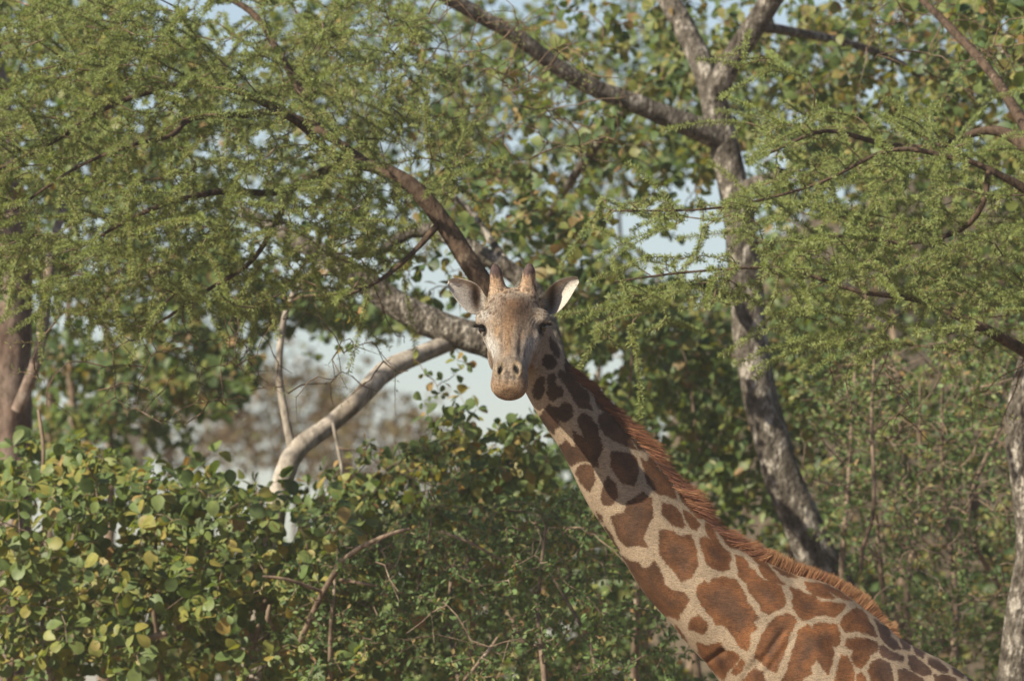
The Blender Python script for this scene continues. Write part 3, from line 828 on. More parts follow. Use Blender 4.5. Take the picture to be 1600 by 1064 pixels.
# head frame: a = towards the muzzle, X = towards the viewer's right, T = up off the brow
TH = math.radians(35.0)
A_ = unit(np.array([-0.045, -math.cos(TH), -math.sin(TH)]))
X_ = unit(np.array([1.0, -0.045 * 1.0, 0.028])); X_ = unit(X_ - A_ * (X_ @ A_))
T_ = np.cross(A_, X_) * -1.0
if T_[2] < 0: T_ = -T_
HO = P(801, 516, -.22)
def HP(a, x, t):
    return HO + a * A_ + x * X_ + t * T_
HS = [(-.215, .02, -.05, .045, -.01), (-.19, .07, -.09, .080, .01), (-.15, .105, -.13, .100, .02), (-.10, .118, -.16, .112, .02), (-.05, .112, -.178, .119, .018), (0.0, .096, -.182, .117, .012),
      (.05, .079, -.172, .108, -.002), (.10, .064, -.156, .094, -.015), (.15, .052, -.138, .080, -.025), (.20, .043, -.120, .070, -.032), (.25, .037, -.108, .070, -.038), (.29, .034, -.104, .072, -.043),
      (.32, .028, -.104, .074, -.047), (.345, .010, -.102, .072, -.050), (.363, -.012, -.096, .062, -.052), (.375, -.03, -.084, .040, -.055)]
hs = spline_rows(HS, 60)
ang = np.linspace(0, 2 * math.pi, 48, endpoint=False)
rings = []
for a, top, bot, w, tw in hs:
    s, c = np.sin(ang), np.cos(ang)
    ex = .86
    x = w * np.sign(c) * np.abs(c) ** ex
    t = np.where(s > 0, tw + (top - tw) * np.abs(s) ** .95, tw + (tw - bot) * s)
    x = x * np.where(s < 0, 1 - .38 * np.abs(s) ** 1.5, 1 - .10 * np.abs(s))
    rings.append(HO + a * A_ + x[:, None] * X_ + t[:, None] * T_)
PIECES.append(loft(rings))
HR = np.stack([A_, X_, T_], -1)
for sx in (-1, 1):
    PIECES.append(chain([(*HP(-.105, sx * .050, .062), .056), (*HP(-.128, sx * .056, .092), .043), (*HP(-.143, sx * .060, .118), .032), (*HP(-.157, sx * .063, .145), .027), (*HP(-.169, sx * .066, .168), .0245), (*HP(-.176, sx * .067, .181), .016)], 20, 20))
    PIECES.append(ellipsoid(HP(-.024, sx * .106, .038), HR, (.052, .041, .032)))     # brow
    PIECES.append(ellipsoid(HP(-.022, sx * .113, .026), HR, (.024, .022, .019)))     # upper lid
    PIECES.append(ellipsoid(HP(.026, sx * .104, .004), HR, (.020, .022, .016)))      # lower lid
    PIECES.append(ellipsoid(HP(.045, sx * .093, .004), HR, (.05, .024, .028)))      # cheekbone
    PIECES.append(ellipsoid(HP(.30, sx * .036, .008), HR, (.042, .026, .024)))     # nostril wing
    PIECES.append(ellipsoid(HP(-.165, sx * .088, .01), HR, (.03, .03, .035)))       # ear root
    PIECES.append(ellipsoid(HP(-.02, sx * .075, -.11), HR, (.10, .030, .065)))      # jaw muscle
PIECES.append(ellipsoid(HP(-.07, 0, .066), HR, (.11, .085, .056)))                # forehead boss
PIECES.append(ellipsoid(HP(.332, 0, -.064), HR, (.044, .066, .044)))                # lips

Vs, F3, F4, off = [], [], [], 0
for V, fs in PIECES:
    for f in fs:
        (F4 if f.shape[1] == 4 else F3).append(f + off)
    Vs.append(V); off += len(V)
V0 = np.concatenate(Vs)
ZW, XW = 2.25, 2.05
def warp(V, s):
    V = V.copy()
    kz, kx = (.25, .3) if s > 0 else (4.0, 1 / .3)
    V[:, 2] = np.where(V[:, 2] < ZW, ZW - (ZW - V[:, 2]) * kz, V[:, 2])
    V[:, 0] = np.where(V[:, 0] > XW, XW + (V[:, 0] - XW) * kx, V[:, 0])
    return V
tmp = fast_mesh('giraffe_raw', warp(V0, 1), [np.concatenate(F4), np.concatenate(F3)])
bm = bmesh.new(); bm.from_mesh(tmp); bmesh.ops.recalc_face_normals(bm, faces=bm.faces); bm.to_mesh(tmp); bm.free()
to = bpy.data.objects.new('giraffe_raw', tmp); COL.objects.link(to)
mod = to.modifiers.new('remesh', 'REMESH'); mod.mode = 'VOXEL'; mod.voxel_size = 0.0054
dg = bpy.context.evaluated_depsgraph_get()
gm = bpy.data.meshes.new_from_object(to.evaluated_get(dg))
bpy.data.objects.remove(to); bpy.data.meshes.remove(tmp)
nv = len(gm.vertices)
GV = np.zeros(nv * 3, np.float32); gm.vertices.foreach_get('co', GV); GV = GV.reshape(-1, 3).astype(float)
ED = np.zeros(len(gm.edges) * 2, np.int32); gm.edges.foreach_get('vertices', ED); ED = ED.reshape(-1, 2)
deg = np.bincount(ED.ravel(), minlength=nv).astype(float)
def relax(V, it, k=.5):
    for _ in range(it):
        S = np.stack([np.bincount(ED[:, 0], V[ED[:, 1], a], nv) + np.bincount(ED[:, 1], V[ED[:, 0], a], nv) for a in range(3)], 1) / deg[:, None]
        V = V * (1 - k) + S * k
    return V
GV = relax(GV, 9)
GV = warp(GV, -1)
print('giraffe verts', nv)
LF = np.zeros(len(gm.loops), np.int32); gm.loops.foreach_get('vertex_index', LF)
LT = np.zeros(len(gm.polygons), np.int32); gm.polygons.foreach_get('loop_total', LT)
assert (LT == 4).all() or True
quads = LF.reshape(-1, 4) if (LT == 4).all() else None
def normals(V):
    q = V[quads]; fn = np.cross(q[:, 2] - q[:, 0], q[:, 3] - q[:, 1])
    Nn = np.stack([sum(np.bincount(quads[:, k], fn[:, a], nv) for k in range(4)) for a in range(3)], 1)
    return unit(Nn)
GN = normals(GV)
H = (GV - HO) @ HR                     # head coordinates a, x, t
gpx, gpy = PX(GV)
isneck_side = GV[:, 1]
hA, hX, hT = H.T
h_top, h_bot, h_w, h_tw = [np.interp(hA, hs[:, 0], hs[:, k]) for k in (1, 2, 3, 4)]
rt_ = np.where(hT > h_tw, (hT - h_tw) / (h_top - h_tw + .012), (h_tw - hT) / (h_tw - h_bot + .008))
rx_ = np.abs(hX) / (h_w + .012)
inhead = (rt_ ** 2 + rx_ ** 2 < 1.25) & (hA > -.235) & (hA < .41)
horn_v = (hT > .06) & (hA < -.05) & (hA > -.26) & (np.abs(hX) < .12)
brow_v = (np.abs(hA + .01) < .09) & (np.abs(hX) < .16) & (hT > -.03) & (hT < .1)
head = (inhead | horn_v | brow_v) & ~((gpx > 851) & (gpy > 524)) & ~((hA < .03) & (hT < -.10) & (hX > .05))
front = head & (GN[:, 1] < .35)
def sm(x, a, b):
    t = np.clip((x - a) / (b - a), 0, 1); return t * t * (3 - 2 * t)
def gauss2(cx, cy, rx, ry, rot=0.0):
    dx, dy = gpx - cx, gpy - cy
    c, s = math.cos(rot), math.sin(rot)
    return np.sqrt(((dx * c + dy * s) / rx) ** 2 + ((-dx * s + dy * c) / ry) ** 2)
# nostrils, lip crease, eye hollows
disp = np.zeros(nv)
nostril = np.full(nv, 9.0)
for cx, cy, rot in ((781.5, 578, .22), (807, 577, -.22)):
    r = gauss2(cx, cy, 3.0, 6.4, rot * 1.6); rim = gauss2(cx, cy, 7.0, 10.5, rot)
    disp += front * (-.015 * np.exp(-r ** 2) + .003 * np.exp(-((rim - 1) / .4) ** 2) - .005 * np.exp(-((gpx - cx - (1.5 if cx < 790 else -1.5)) / 2.6) ** 2 - ((gpy - cy - 12) / 7) ** 2))
    nostril = np.minimum(nostril, r)
for cx, cy, s in ((752.5, 517, -1), (849.5, 514, 1)):
    r = gauss2(cx, cy, 6.5, 8.5, 0)
    disp += front * (-.014 * np.exp(-r ** 2))
disp += front * (-.004 * np.exp(-((gpx - 794) / 3.5) ** 2) * sm(gpy, 588, 594) * (1 - sm(gpy, 600, 606)))
# long shallow grooves either side of the nose bridge
for cx0, cx1 in ((786, 783), (815, 812)):
    line = cx0 + (cx1 - cx0) * (gpy - 520) / 50
    disp += front * -.005 * np.exp(-((gpx - line) / 4.0) ** 2) * sm(gpy, 505, 525) * (1 - sm(gpy, 550, 568))
# lid folds above each eye
for cx, cy in ((752, 516), (850, 512)):
    rr = np.hypot((gpx - cx) / 1.15, gpy - cy)
    disp += front * .0016 * np.sin(rr * 1.55) * sm(rr, 9, 12) * (1 - sm(rr, 21, 27)) * (gpy < cy - 2)
# tendons along the neck and skin folds at its base
def seg_d(x0, y0, x1, y1):
    ex, ey = x1 - x0, y1 - y0
    tt = np.clip(((gpx - x0) * ex + (gpy - y0) * ey) / (ex * ex + ey * ey), 0, 1)
    return np.hypot(gpx - x0 - tt * ex, gpy - y0 - tt * ey)
bodyv = (~head).astype(float)
for x0, y0, x1, y1, dp, wd in ((1104, 1034, 1128, 1018, .012, 5), (1128, 1018, 1165, 1046, .006, 6), (1183, 1042, 1224, 985, .009, 5), (1196, 1052, 1236, 1000, .006, 5), (1160, 1064, 1182, 1030, .010, 6),
                               (868, 610, 960, 735, .005, 9), (960, 735, 1065, 880, .006, 11), (1065, 880, 1130, 985, .006, 13), (905, 640, 1010, 745, .004, 10), (1240, 915, 1300, 1010, .007, 16), (1300, 1010, 1330, 1064, .008, 14)):
    disp -= bodyv * 0.9 * dp * np.exp(-(seg_d(x0, y0, x1, y1) / wd) ** 2)
disp += bodyv * .005 * (np.sin(GV[:, 0] * 17 + GV[:, 2] * 9) * np.sin(GV[:, 2] * 13 - GV[:, 0] * 8 + 1) + .6 * np.sin(GV[:, 0] * 31 + GV[:, 2] * 27 + 2))
GV = GV + GN * disp[:, None]
GN = normals(GV)

# ---- coat pattern: traced patches, kept as a signed distance in metres
def cv(ox, oy, k, pts):
    return np.array([(ox + x / k, oy + y / k) for x, y in pts])
A = lambda *p: cv(800, 520, 7.095, p)
Bc = lambda *p: cv(840, 650, 5.9125, p)
Cc = lambda *p: cv(920, 800, 5.9125, p)
Dc = lambda *p: cv(1020, 740, 5.9125, p)
Ec = lambda *p: cv(1040, 884, 5.9125, p)
Fc = lambda *p: cv(1220, 884, 5.0, p)
Gc = lambda *p: cv(730, 480, 6.65, p)
POLY = [
 A((430, 60), (480, 120), (525, 190), (520, 280), (470, 250), (430, 160), (412, 90)),
 A((375, 265), (440, 260), (480, 310), (500, 355), (455, 400), (390, 415), (355, 380), (340, 320)),
 A((310, 505), (350, 510), (352, 660), (320, 740), (290, 757), (250, 725), (235, 640), (270, 560)),
 A((410, 490), (460, 475), (482, 510), (470, 570), (490, 620), (540, 620), (570, 670), (550, 715), (500, 730), (460, 770), (420, 745), (395, 690), (400, 560)),
 A((600, 290), (680, 330), (700, 420), (700, 520), (760, 600), (830, 660), (862, 720), (850, 790), (885, 870), (830, 850), (740, 830), (690, 770), (650, 680), (600, 600), (545, 540), (515, 480), (540, 430), (610, 460), (580, 400), (595, 340)),
 A((690, 420), (760, 470), (850, 620), (790, 600), (735, 550), (700, 520)),
 A((370, 860), (410, 820), (460, 840), (520, 850), (590, 790), (650, 830), (675, 890), (650, 960), (600, 1000), (540, 985), (470, 960), (410, 910)),
 A((130, 690), (165, 730), (215, 850), (190, 850), (150, 760)),
 A((925, 720), (985, 780), (1050, 850), (1180, 1000), (1100, 960), (1010, 880), (940, 820)),
 Bc((20, 20), (60, -40), (130, 0), (190, 70), (195, 115), (155, 130), (150, 175), (100, 130), (60, 80)),
 Bc((380, 50), (405, 0), (450, -5), (500, 40), (560, 130), (560, 200), (600, 300), (570, 380), (500, 330), (450, 270), (420, 180), (385, 100)),
 Bc((565, 60), (580, 0), (640, -40), (720, 10), (760, 90), (830, 160), (870, 240), (915, 320), (860, 305), (790, 275), (710, 240), (630, 190), (585, 120)),
 Bc((830, 160), (900, 240), (985, 330), (940, 320), (880, 240)),
 Bc((205, 285), (240, 270), (255, 235), (310, 290), (355, 300), (325, 150), (440, 240), (480, 300), (570, 380), (550, 420), (555, 480), (520, 475), (480, 430), (390, 435), (310, 465), (250, 390)),
 Bc((400, 470), (450, 465), (500, 480), (520, 540), (525, 620), (480, 710), (450, 690), (400, 620), (360, 540), (370, 500)),
 Bc((640, 590), (660, 580), (680, 610), (720, 650), (740, 740), (710, 820), (660, 840), (610, 830), (585, 780), (600, 700)),
 Bc((680, 345), (760, 350), (850, 370), (915, 400), (930, 500), (915, 600), (890, 650), (800, 640), (730, 570), (680, 480)),
 Bc((960, 400), (1010, 450), (1030, 390), (1080, 420), (1120, 500), (1210, 600), (1250, 680), (1285, 780), (1210, 745), (1130, 740), (1060, 690), (1010, 610), (985, 500)),
 Bc((1160, 820), (1230, 840), (1300, 890), (1330, 950), (1360, 1020), (1340, 1045), (1270, 1035), (1200, 980), (1150, 920)),
 Cc((507, -160), (577, -105), (585, -30), (588, 60), (545, 110), (530, 180), (500, 240), (520, 310), (540, 345), (440, 325), (370, 340), (310, 300), (270, 240), (240, 150), (205, 60), (270, 40), (330, 30), (345, -60), (420, -110)),
 Cc((70, 10), (110, 50), (125, 95), (95, 75)), Cc((150, 150), (215, 240), (275, 370), (215, 280)),
 Cc((660, 190), (700, 185), (770, 200), (850, 240), (940, 230), (970, 310), (985, 400), (1000, 510), (960, 580), (930, 630), (850, 650), (800, 580), (720, 490), (650, 400), (650, 290)),
 Cc((880, 0), (930, 20), (980, 70), (1025, 130), (990, 180), (950, 170), (910, 100)),
 Cc((310, 420), (380, 470), (460, 490), (500, 540), (560, 530), (600, 475), (640, 530), (680, 620), (690, 690), (760, 740), (880, 770), (915, 830), (880, 900), (830, 960), (820, 1010), (790, 985), (700, 960), (610, 880), (520, 760), (430, 620), (360, 500)),
 Dc((250, 190), (300, 230), (370, 320), (440, 370), (470, 410), (440, 435), (390, 390), (310, 300), (260, 240)),
 Dc((495, 460), (540, 470), (570, 540), (590, 610), (640, 690), (700, 740), (722, 790), (690, 860), (700, 900), (640, 915), (560, 890), (500, 850), (470, 770), (430, 650), (440, 610), (480, 600), (545, 640), (510, 580), (485, 510)),
 Dc((615, 545), (680, 590), (760, 640), (850, 710), (770, 705), (710, 690), (660, 620)),
 Dc((1120, 880), (1200, 900), (1290, 940), (1330, 970), (1250, 960), (1180, 940)),
 Ec((650, -80), (712, -75), (745, -20), (765, 30), (815, 60), (855, 120), (905, 160), (960, 150), (1060, 210), (1080, 290), (1100, 350), (1080, 400), (1000, 430), (940, 470), (880, 440), (860, 380), (810, 310), (770, 270), (740, 180), (670, 110), (660, 20)),
 Ec((762, -116), (842, -71), (932, -11), (992, 79), (1052, 149), (1097, 185), (1020, 180), (950, 150), (915, 130), (880, 70), (862, 0)),
 Ec((300, 200), (350, 170), (400, 200), (430, 140), (530, 130), (640, 150), (680, 220), (730, 300), (740, 360), (800, 430), (850, 500), (800, 540), (830, 600), (770, 640), (760, 720), (740, 800), (690, 770), (640, 700), (580, 610), (540, 560), (470, 560), (410, 480), (330, 380), (280, 290)),
 Ec((230, 520), (300, 480), (370, 540), (380, 600), (340, 640), (280, 620), (210, 590)),
 Ec((290, 730), (380, 750), (500, 730), (530, 800), (600, 810), (680, 860), (620, 940), (560, 1000), (540, 1064), (500, 1040), (400, 930), (320, 830)),
 Ec((690, 880), (720, 910), (690, 980), (640, 1020), (600, 1000)),
 Ec((1100, 460), (1170, 490), (1185, 530), (1150, 620), (1110, 720), (1080, 830), (1030, 920), (1010, 1000), (960, 980), (880, 910), (810, 860), (850, 740), (890, 640), (940, 570), (1000, 500)),
 Ec((760, 1010), (820, 960), (880, 1000), (920, 1110), (860, 1250), (640, 1200), (700, 1090)),
 Ec((95, 570), (160, 650), (195, 715), (150, 670)),
 Fc((65, 180), (130, 200), (200, 240), (270, 260), (280, 290), (400, 300), (500, 320), (470, 370), (420, 410), (340, 400), (270, 400), (200, 430), (155, 440), (110, 380), (80, 310), (95, 240)),
 Fc((190, 140), (280, 140), (380, 170), (460, 210), (550, 280), (500, 270), (440, 250), (370, 205), (410, 265), (330, 260), (260, 240), (200, 190)),
 Fc((130, 520), (200, 480), (230, 510), (260, 470), (340, 460), (420, 480), (450, 540), (450, 600), (420, 650), (370, 640), (400, 690), (380, 760), (350, 860), (310, 820), (260, 740), (210, 800), (220, 860), (150, 900), (120, 1050), (-60, 1080), (-20, 950), (30, 850), (70, 720), (110, 600)),
 Fc((500, 590), (600, 580), (700, 600), (740, 620), (740, 670), (680, 720), (640, 780), (610, 810), (570, 790), (530, 730), (560, 670), (490, 640)),
 Fc((590, 340), (640, 360), (670, 420), (690, 460), (720, 490), (735, 565), (690, 555), (620, 530), (560, 520), (490, 530), (455, 460), (490, 410), (540, 370)),
 Fc((735, 430), (780, 470), (830, 480), (855, 540), (850, 570), (900, 600), (925, 660), (870, 665), (810, 620), (775, 570), (760, 510)),
 Fc((930, 560), (980, 570), (1010, 620), (1000, 670), (960, 660), (940, 610)), Fc((1040, 640), (1090, 660), (1125, 690), (1105, 725), (1060, 700), (1040, 670)),
 Fc((760, 640), (790, 630), (830, 680), (900, 700), (950, 720), (940, 760), (880, 750), (820, 740), (770, 710)),
 Fc((990, 715), (1040, 720), (1100, 770), (1160, 830), (1150, 860), (1100, 870), (1030, 840), (990, 790)),
 Fc((1150, 725), (1200, 735), (1260, 780), (1300, 820), (1290, 840), (1230, 830), (1150, 780)), Fc((1340, 810), (1400, 830), (1440, 860), (1410, 885), (1345, 850)),
 Fc((900, 830), (950, 820), (1030, 860), (1100, 900), (1120, 1060), (910, 1060)), Fc((660, 830), (700, 770), (760, 740), (830, 780), (850, 850), (860, 1060), (700, 1060), (680, 880)),
 Fc((430, 800), (460, 720), (500, 720), (540, 790), (550, 860), (530, 1060), (400, 1060), (415, 870)), Fc((1190, 870), (1260, 865), (1350, 890), (1400, 1010), (1200, 1040)),
 Fc((1455, 885), (1510, 885), (1580, 920), (1480, 940)), Fc((575, 870), (605, 850), (640, 890), (650, 1060), (570, 1060)),
]
FACE = [Gc((690, 480), (710, 460), (712, 520), (700, 565), (685, 540)), Gc((730, 480), (760, 410), (770, 430), (750, 520), (725, 545), (720, 510)), Gc((775, 430), (800, 370), (825, 350), (830, 400), (790, 440), (765, 480)),
        Gc((720, 600), (740, 560), (770, 530), (775, 545), (740, 590)), Gc((645, 650), (660, 610), (690, 600), (685, 635), (660, 665)), Gc((730, 410), (755, 380), (765, 385), (735, 420)),
        Gc((215, 450), (240, 490), (265, 560), (262, 610), (235, 545)), Gc((560, 265), (580, 255), (577, 330), (550, 310))]

def poly_sdf(qx, qy, poly):
    """signed distance in pixels, positive inside"""
    d = np.full(len(qx), 1e9); ins = np.zeros(len(qx), bool)
    n = len(poly)
    for i in range(n):
        ax, ay = poly[i]; bx, by = poly[(i + 1) % n]
        ex, ey = bx - ax, by - ay
        t = np.clip(((qx - ax) * ex + (qy - ay) * ey) / (ex * ex + ey * ey + 1e-9), 0, 1)
        d = np.minimum(d, np.hypot(qx - ax - t * ex, qy - ay - t * ey))
        cr = ((ay > qy) != (by > qy)) & (qx < ex * (qy - ay) / (by - ay + 1e-12) + ax)
        ins ^= cr
    return np.where(ins, d, -d)
# side-on pattern coordinates: the same marks lie on both flanks
sx_, sz_ = GV[:, 0], GV[:, 2]
sidepx, sidepy = 800 + 400 * sx_ * (1 + .0045), 532 - 400 * (sz_ - ZC) * (1 + .0045)
sdf = np.full(nv, -14.0)
def paint(polys, qx, qy, sel):
    for p in polys:
        lo = p.min(0) - 14; hi = p.max(0) + 14
        k = np.where(sel & (qx > lo[0]) & (qx < hi[0]) & (qy > lo[1]) & (qy < hi[1]))[0]
        if len(k): sdf[k] = np.maximum(sdf[k], poly_sdf(qx[k], qy[k], p))
neckbody = ~head
paint(POLY, sidepx, sidepy, neckbody)
paint(FACE, gpx, gpy, head & (GN[:, 1] < .3))
# flank beyond the picture: irregular cells
out_ = neckbody & ((sidepx > 1535) | (sidepy > 1072))
seeds = []
for gxs in np.arange(1050, 2050, 62):
    for gys in np.arange(1060, 2000, 66):
        seeds.append((gxs + RNG.uniform(-20, 20), gys + RNG.uniform(-20, 20)))
seeds = np.array(seeds); ko = np.where(out_)[0]
for c0 in range(0, len(ko), 40000):
    k = ko[c0:c0 + 40000]
    dd = np.hypot(sidepx[k, None] - seeds[None, :, 0], sidepy[k, None] - seeds[None, :, 1])
    dd.partition(1, axis=1)
    s2 = np.clip((dd[:, 1] - dd[:, 0]) * .5 - 5.5, -14, 14)
    s2 = np.where(sidepy[k] > 1640, -14, s2)
    sdf[k] = s2
sdf_m = sdf / 400.0

# ---- base coat colours, with some shade painted in
def mixc(c, col, m):
    m = np.clip(m, 0, 1)[:, None]
    return c * (1 - m) + np.array(col)[None] * m
coat = np.tile(np.array([.192, .148, .103]), (nv, 1))
coat = mixc(coat, (.215, .168, .12), sm(-GN[:, 2], .1, .8) * neckbody)
patch = np.tile(np.array([.040, .020, .010]), (nv, 1))
low = sm(sidepx, 930, 1130) * (1 - sm(sidepx, 1340, 1400))
patch = mixc(patch, (.080, .033, .012), low)
patch = mixc(patch, (.040, .023, .017), sm(sidepx, 1345, 1390) * (1 - sm(sidepy, 1030, 1090)))
patch = mixc(patch, (.028, .015, .009), (1 - sm(sidepx, 850, 930)))  # upper-neck patches darker: shade near the head painted into their colour
patch = mixc(patch, (.034, .018, .011), sm(sdf, 7, 19) * .65)
# head
a, x, t = H.T
ax_ = np.abs(x)
fp = head.astype(float)
hc = np.tile(np.array([.345, .295, .245]), (nv, 1))
top_face = GN @ T_
def dab(cx, cy, rx, ry, col, k, rot=0.0):
    global hc
    hc = mixc(hc, col, np.exp(-gauss2(cx, cy, rx, ry, rot) ** 2) * front * k)
hc = mixc(hc, (.40, .33, .26), sm(-a, .05, .10))
fore = np.exp(-(np.abs(gpx - 802) / 27) ** 3 - (np.abs(gpy - 489) / 25) ** 3) * front
hc = mixc(hc, (.125, .083, .057), fore * .95)
dab(802, 474, 17, 8, (.23, .14, .08), .75)
dab(818, 489, 14, 17, (.10, .066, .046), .75)
dab(797, 492, 10, 14, (.20, .125, .075), .5)
dab(793, 535, 9.5, 34, (.300, .205, .130), .85)
dab(794, 512, 11, 20, (.30, .19, .108), .6)
dab(812, 530, 8, 28, (.15, .115, .09), .75, .06)
dab(783.3, 520, 1.5, 26, (.16, .105, .07), .6)  # groove beside the nose bridge, its shade painted as a dark line
dab(776, 518, 5, 11, (.36, .22, .11), .65)
dab(770, 500, 9, 12, (.31, .22, .145), .5)
dab(763, 536, 7, 13, (.50, .485, .455), .95)
dab(771, 549, 7, 15, (.48, .465, .435), .9)
dab(757, 493, 9, 7, (.52, .49, .445), .85)
dab(829, 521, 8, 11, (.38, .27, .17), .5)
dab(834, 535, 11, 12, (.52, .49, .45), .8)
dab(824, 552, 9, 13, (.40, .36, .32), .8)
dab(815.5, 523, 3, 6.5, (.12, .075, .05), .75)
dab(812, 548, 3.2, 9, (.145, .105, .085), .75, -.45)
dab(818, 546, 1.3, 9, (.15, .11, .085), .7, .35)
dab(783, 547, 2.2, 12, (.215, .165, .13), .6, .25)
dab(789, 531, 1.2, 10, (.22, .155, .11), .5, .1)
dab(775, 561, 3.5, 9, (.235, .195, .165), .6, .2)
dab(806, 561, 9, 2.4, (.19, .15, .125), .7, .15)  # creases over the nostrils, their shading painted as grey strokes
dab(812, 566, 7, 1.4, (.18, .14, .115), .6, .55)
dab(794, 563, 14, 7, (.29, .245, .20), .65)
dab(823, 569, 4, 6, (.22, .18, .15), .6)
hc = mixc(hc, (.38, .29, .205), sm(gpy, 588, 604) * front * .9)
muz = front * sm(gpy + .10 * np.abs(gpx - 796), 585, 600)
hc = mixc(hc, (.33, .235, .155), front * sm(gpy + .22 * np.abs(gpx - 796), 590, 612) * np.exp(-((gpx - 795) / 22) ** 4) * .85)
hc = mixc(hc, (.25, .175, .125), front * np.exp(-((gpx - 820) / 7) ** 2 - ((gpy - 597) / 13) ** 2) * .7)
hc = mixc(hc, (.30, .22, .16), front * np.exp(-((gpx - 770) / 5) ** 2 - ((gpy - 597) / 12) ** 2) * .6)
rimm = np.minimum(gauss2(780.5, 577, 6.5, 10.5, .22), gauss2(808, 576.5, 7, 10.5, -.22))
hc = mixc(hc, (.37, .275, .17), front * np.exp(-((rimm - .95) / .4) ** 2) * .55)
dab(794, 583, 4.5, 6, (.17, .125, .10), .75)
dab(780, 592, 2.2, 7, (.17, .115, .08), .4, .2)
hc = mixc(hc, (.012, .009, .008), front * (1 - sm(nostril, .95, 1.45)))
for cx, cy in ((752.5, 517), (849.0, 514)):
    hc = mixc(hc, (.03, .022, .018), front * (1 - sm(gauss2(cx, cy, 7.0, 9.5), .75, 1.3)))
dab(846, 526, 5, 6, (.10, .07, .055), .6)
dab(757, 527, 3, 5, (.12, .09, .07), .5)
hc = (np.clip(hc, 0, 1) / .33) ** 1.30 * .33 * np.array([.47, .485, .505])
# horns: tawny, dark tips
hornm = (hT > .085) & (hA < -.09) & (np.abs(hX) > .02) & (np.abs(hX) < .12)
hc = mixc(hc, (.235, .165, .11), hornm * sm(t, .085, .12) * .8)
hc = mixc(hc, (.17, .10, .058), hornm * sm(t, .115, .145) * .8 * (.5 + .5 * np.sin(x * 260)))
hc = mixc(hc, (.055, .036, .034), hornm * sm(t + .006 * np.sin(x * 420 + 1), .150, .170))
coat = np.where(head[:, None], hc, coat)
patch = np.where(head[:, None], np.array([.12, .085, .062]), patch)
spot = head * sm(top_face, -.3, .2) * (1 - sm(gpy, 488, 500)) * (1 - .9 * sm(fore, .4, .85)) * (1 - sm(t, .115, .14))
speck = muz

# ---- ears, as leaf-shaped cups whose roots sink into the skull
def ear(up, lo, depth0, side):
    m, n = 30, 17
    up = spline_rows(up, m); lo = spline_rows(lo, m)
    front_, back_, cfr = [], [], []
    for i in range(m):
        u = i / (m - 1)
        rf, rb, rc = [], [], []
        for j in range(n):
            v = j / (n - 1)
            p = up[i] * (1 - v) + lo[i] * v
            cup = (math.sin(math.pi * v) ** .8) * ((.062 if side > 0 else .030) * math.exp(-((u - .30) / .34) ** 2) + .012)
            y = depth0 - .035 * u + cup + .03 * (1 - u) ** 3
            rim = .006 * math.sin(math.pi * min(1, max(0, v))) ** .4 * min(1, (1 - u) * 8 + .2)
            rf.append(P(p[0], p[1], y)); rb.append(P(p[0], p[1], y + .003 + rim))
            w = np.array([.44, .41, .37]) * (.78 if side > 0 else 1.0)
            # brown hair along the inner fold, pale outer panel
            dark = math.exp(-((u - .42 + .16 * (v - .35)) / .13) ** 2) * (1 - abs(v - .42) ** 2 * 1.6)
            dark = max(dark, .7 * math.exp(-((u - .22) / .14) ** 2 - ((v - .72) / .16) ** 2))
            tanb = math.exp(-((v - .12) / .10) ** 2) * (u > .3) * (u < .92)
            c = w * (1 - .55 * tanb) + np.array([.33, .22, .13]) * .55 * tanb
            dk = min(1.0, max(0.0, dark * 1.25 - .15))
            c = c * (1 - dk) + np.array([.055, .034, .022]) * dk
            if u > .62: c = c * (1 - .5 * (u - .62) / .38) + np.array([.30, .285, .26]) * .5 * (u - .62) / .38
            e = min(v, 1 - v, (1 - u) * 1.5)
            if e < .05: c = np.array([.37, .335, .29])
            rc.append(c)
        front_.append(rf); back_.append(rb); cfr.append(rc)
    Fv = np.array(front_).reshape(-1, 3); Bv = np.array(back_).reshape(-1, 3)
    cF = np.array(cfr).reshape(-1, 3); cB = np.tile(np.array([.42, .33, .24]), (m * n, 1))
    i = np.arange(m - 1)[:, None] * n + np.arange(n - 1)[None]
    q = np.stack([i, i + 1, i + n + 1, i + n], -1).reshape(-1, 4)
    off = m * n
    rim = []
    for k in range(m - 1):
        a0, a1 = k * n, (k + 1) * n
        rim += [(a0, a1, off + a1, off + a0), (a0 + n - 1, off + a0 + n - 1, off + a1 + n - 1, a1 + n - 1)]
    for k in range(n - 1):
        b0 = (m - 1) * n + k
        rim.append((b0, b0 + 1, off + b0 + 1, off + b0))
    return np.vstack([Fv, Bv]), np.vstack([q, q[:, ::-1] + off, np.array(rim)]), np.vstack([cF, cB])
EARS = [ear([(775, 468), (760, 464), (751, 450), (741, 441.5), (727, 436.5), (712, 434.5), (701.5, 436.5)], [(770, 494), (755, 492), (744, 492), (731, 487.5), (716, 473), (705, 457), (699, 444)], -.135, -1),
        ear([(830, 468), (845, 464), (854, 453), (865, 442.5), (877, 436), (890, 432.5), (902.5, 432.5)], [(834, 494), (851, 492), (862, 491.5), (873, 487), (886, 473), (897, 455), (905, 441)], -.13, 1)]
allV, allQ, allC = [GV], [quads], [coat]
o_ = nv
for ev, eq, ec in EARS:
    allV.append(ev); allQ.append(eq + o_); allC.append(ec); o_ += len(ev)
ne = o_ - nv
col4 = np.concatenate([np.concatenate(allC), np.ones((o_, 1))], 1)
pat4 = np.concatenate([np.concatenate([patch, np.tile([.1, .06, .04], (ne, 1))]), np.ones((o_, 1))], 1)
z_ = np.zeros(ne)
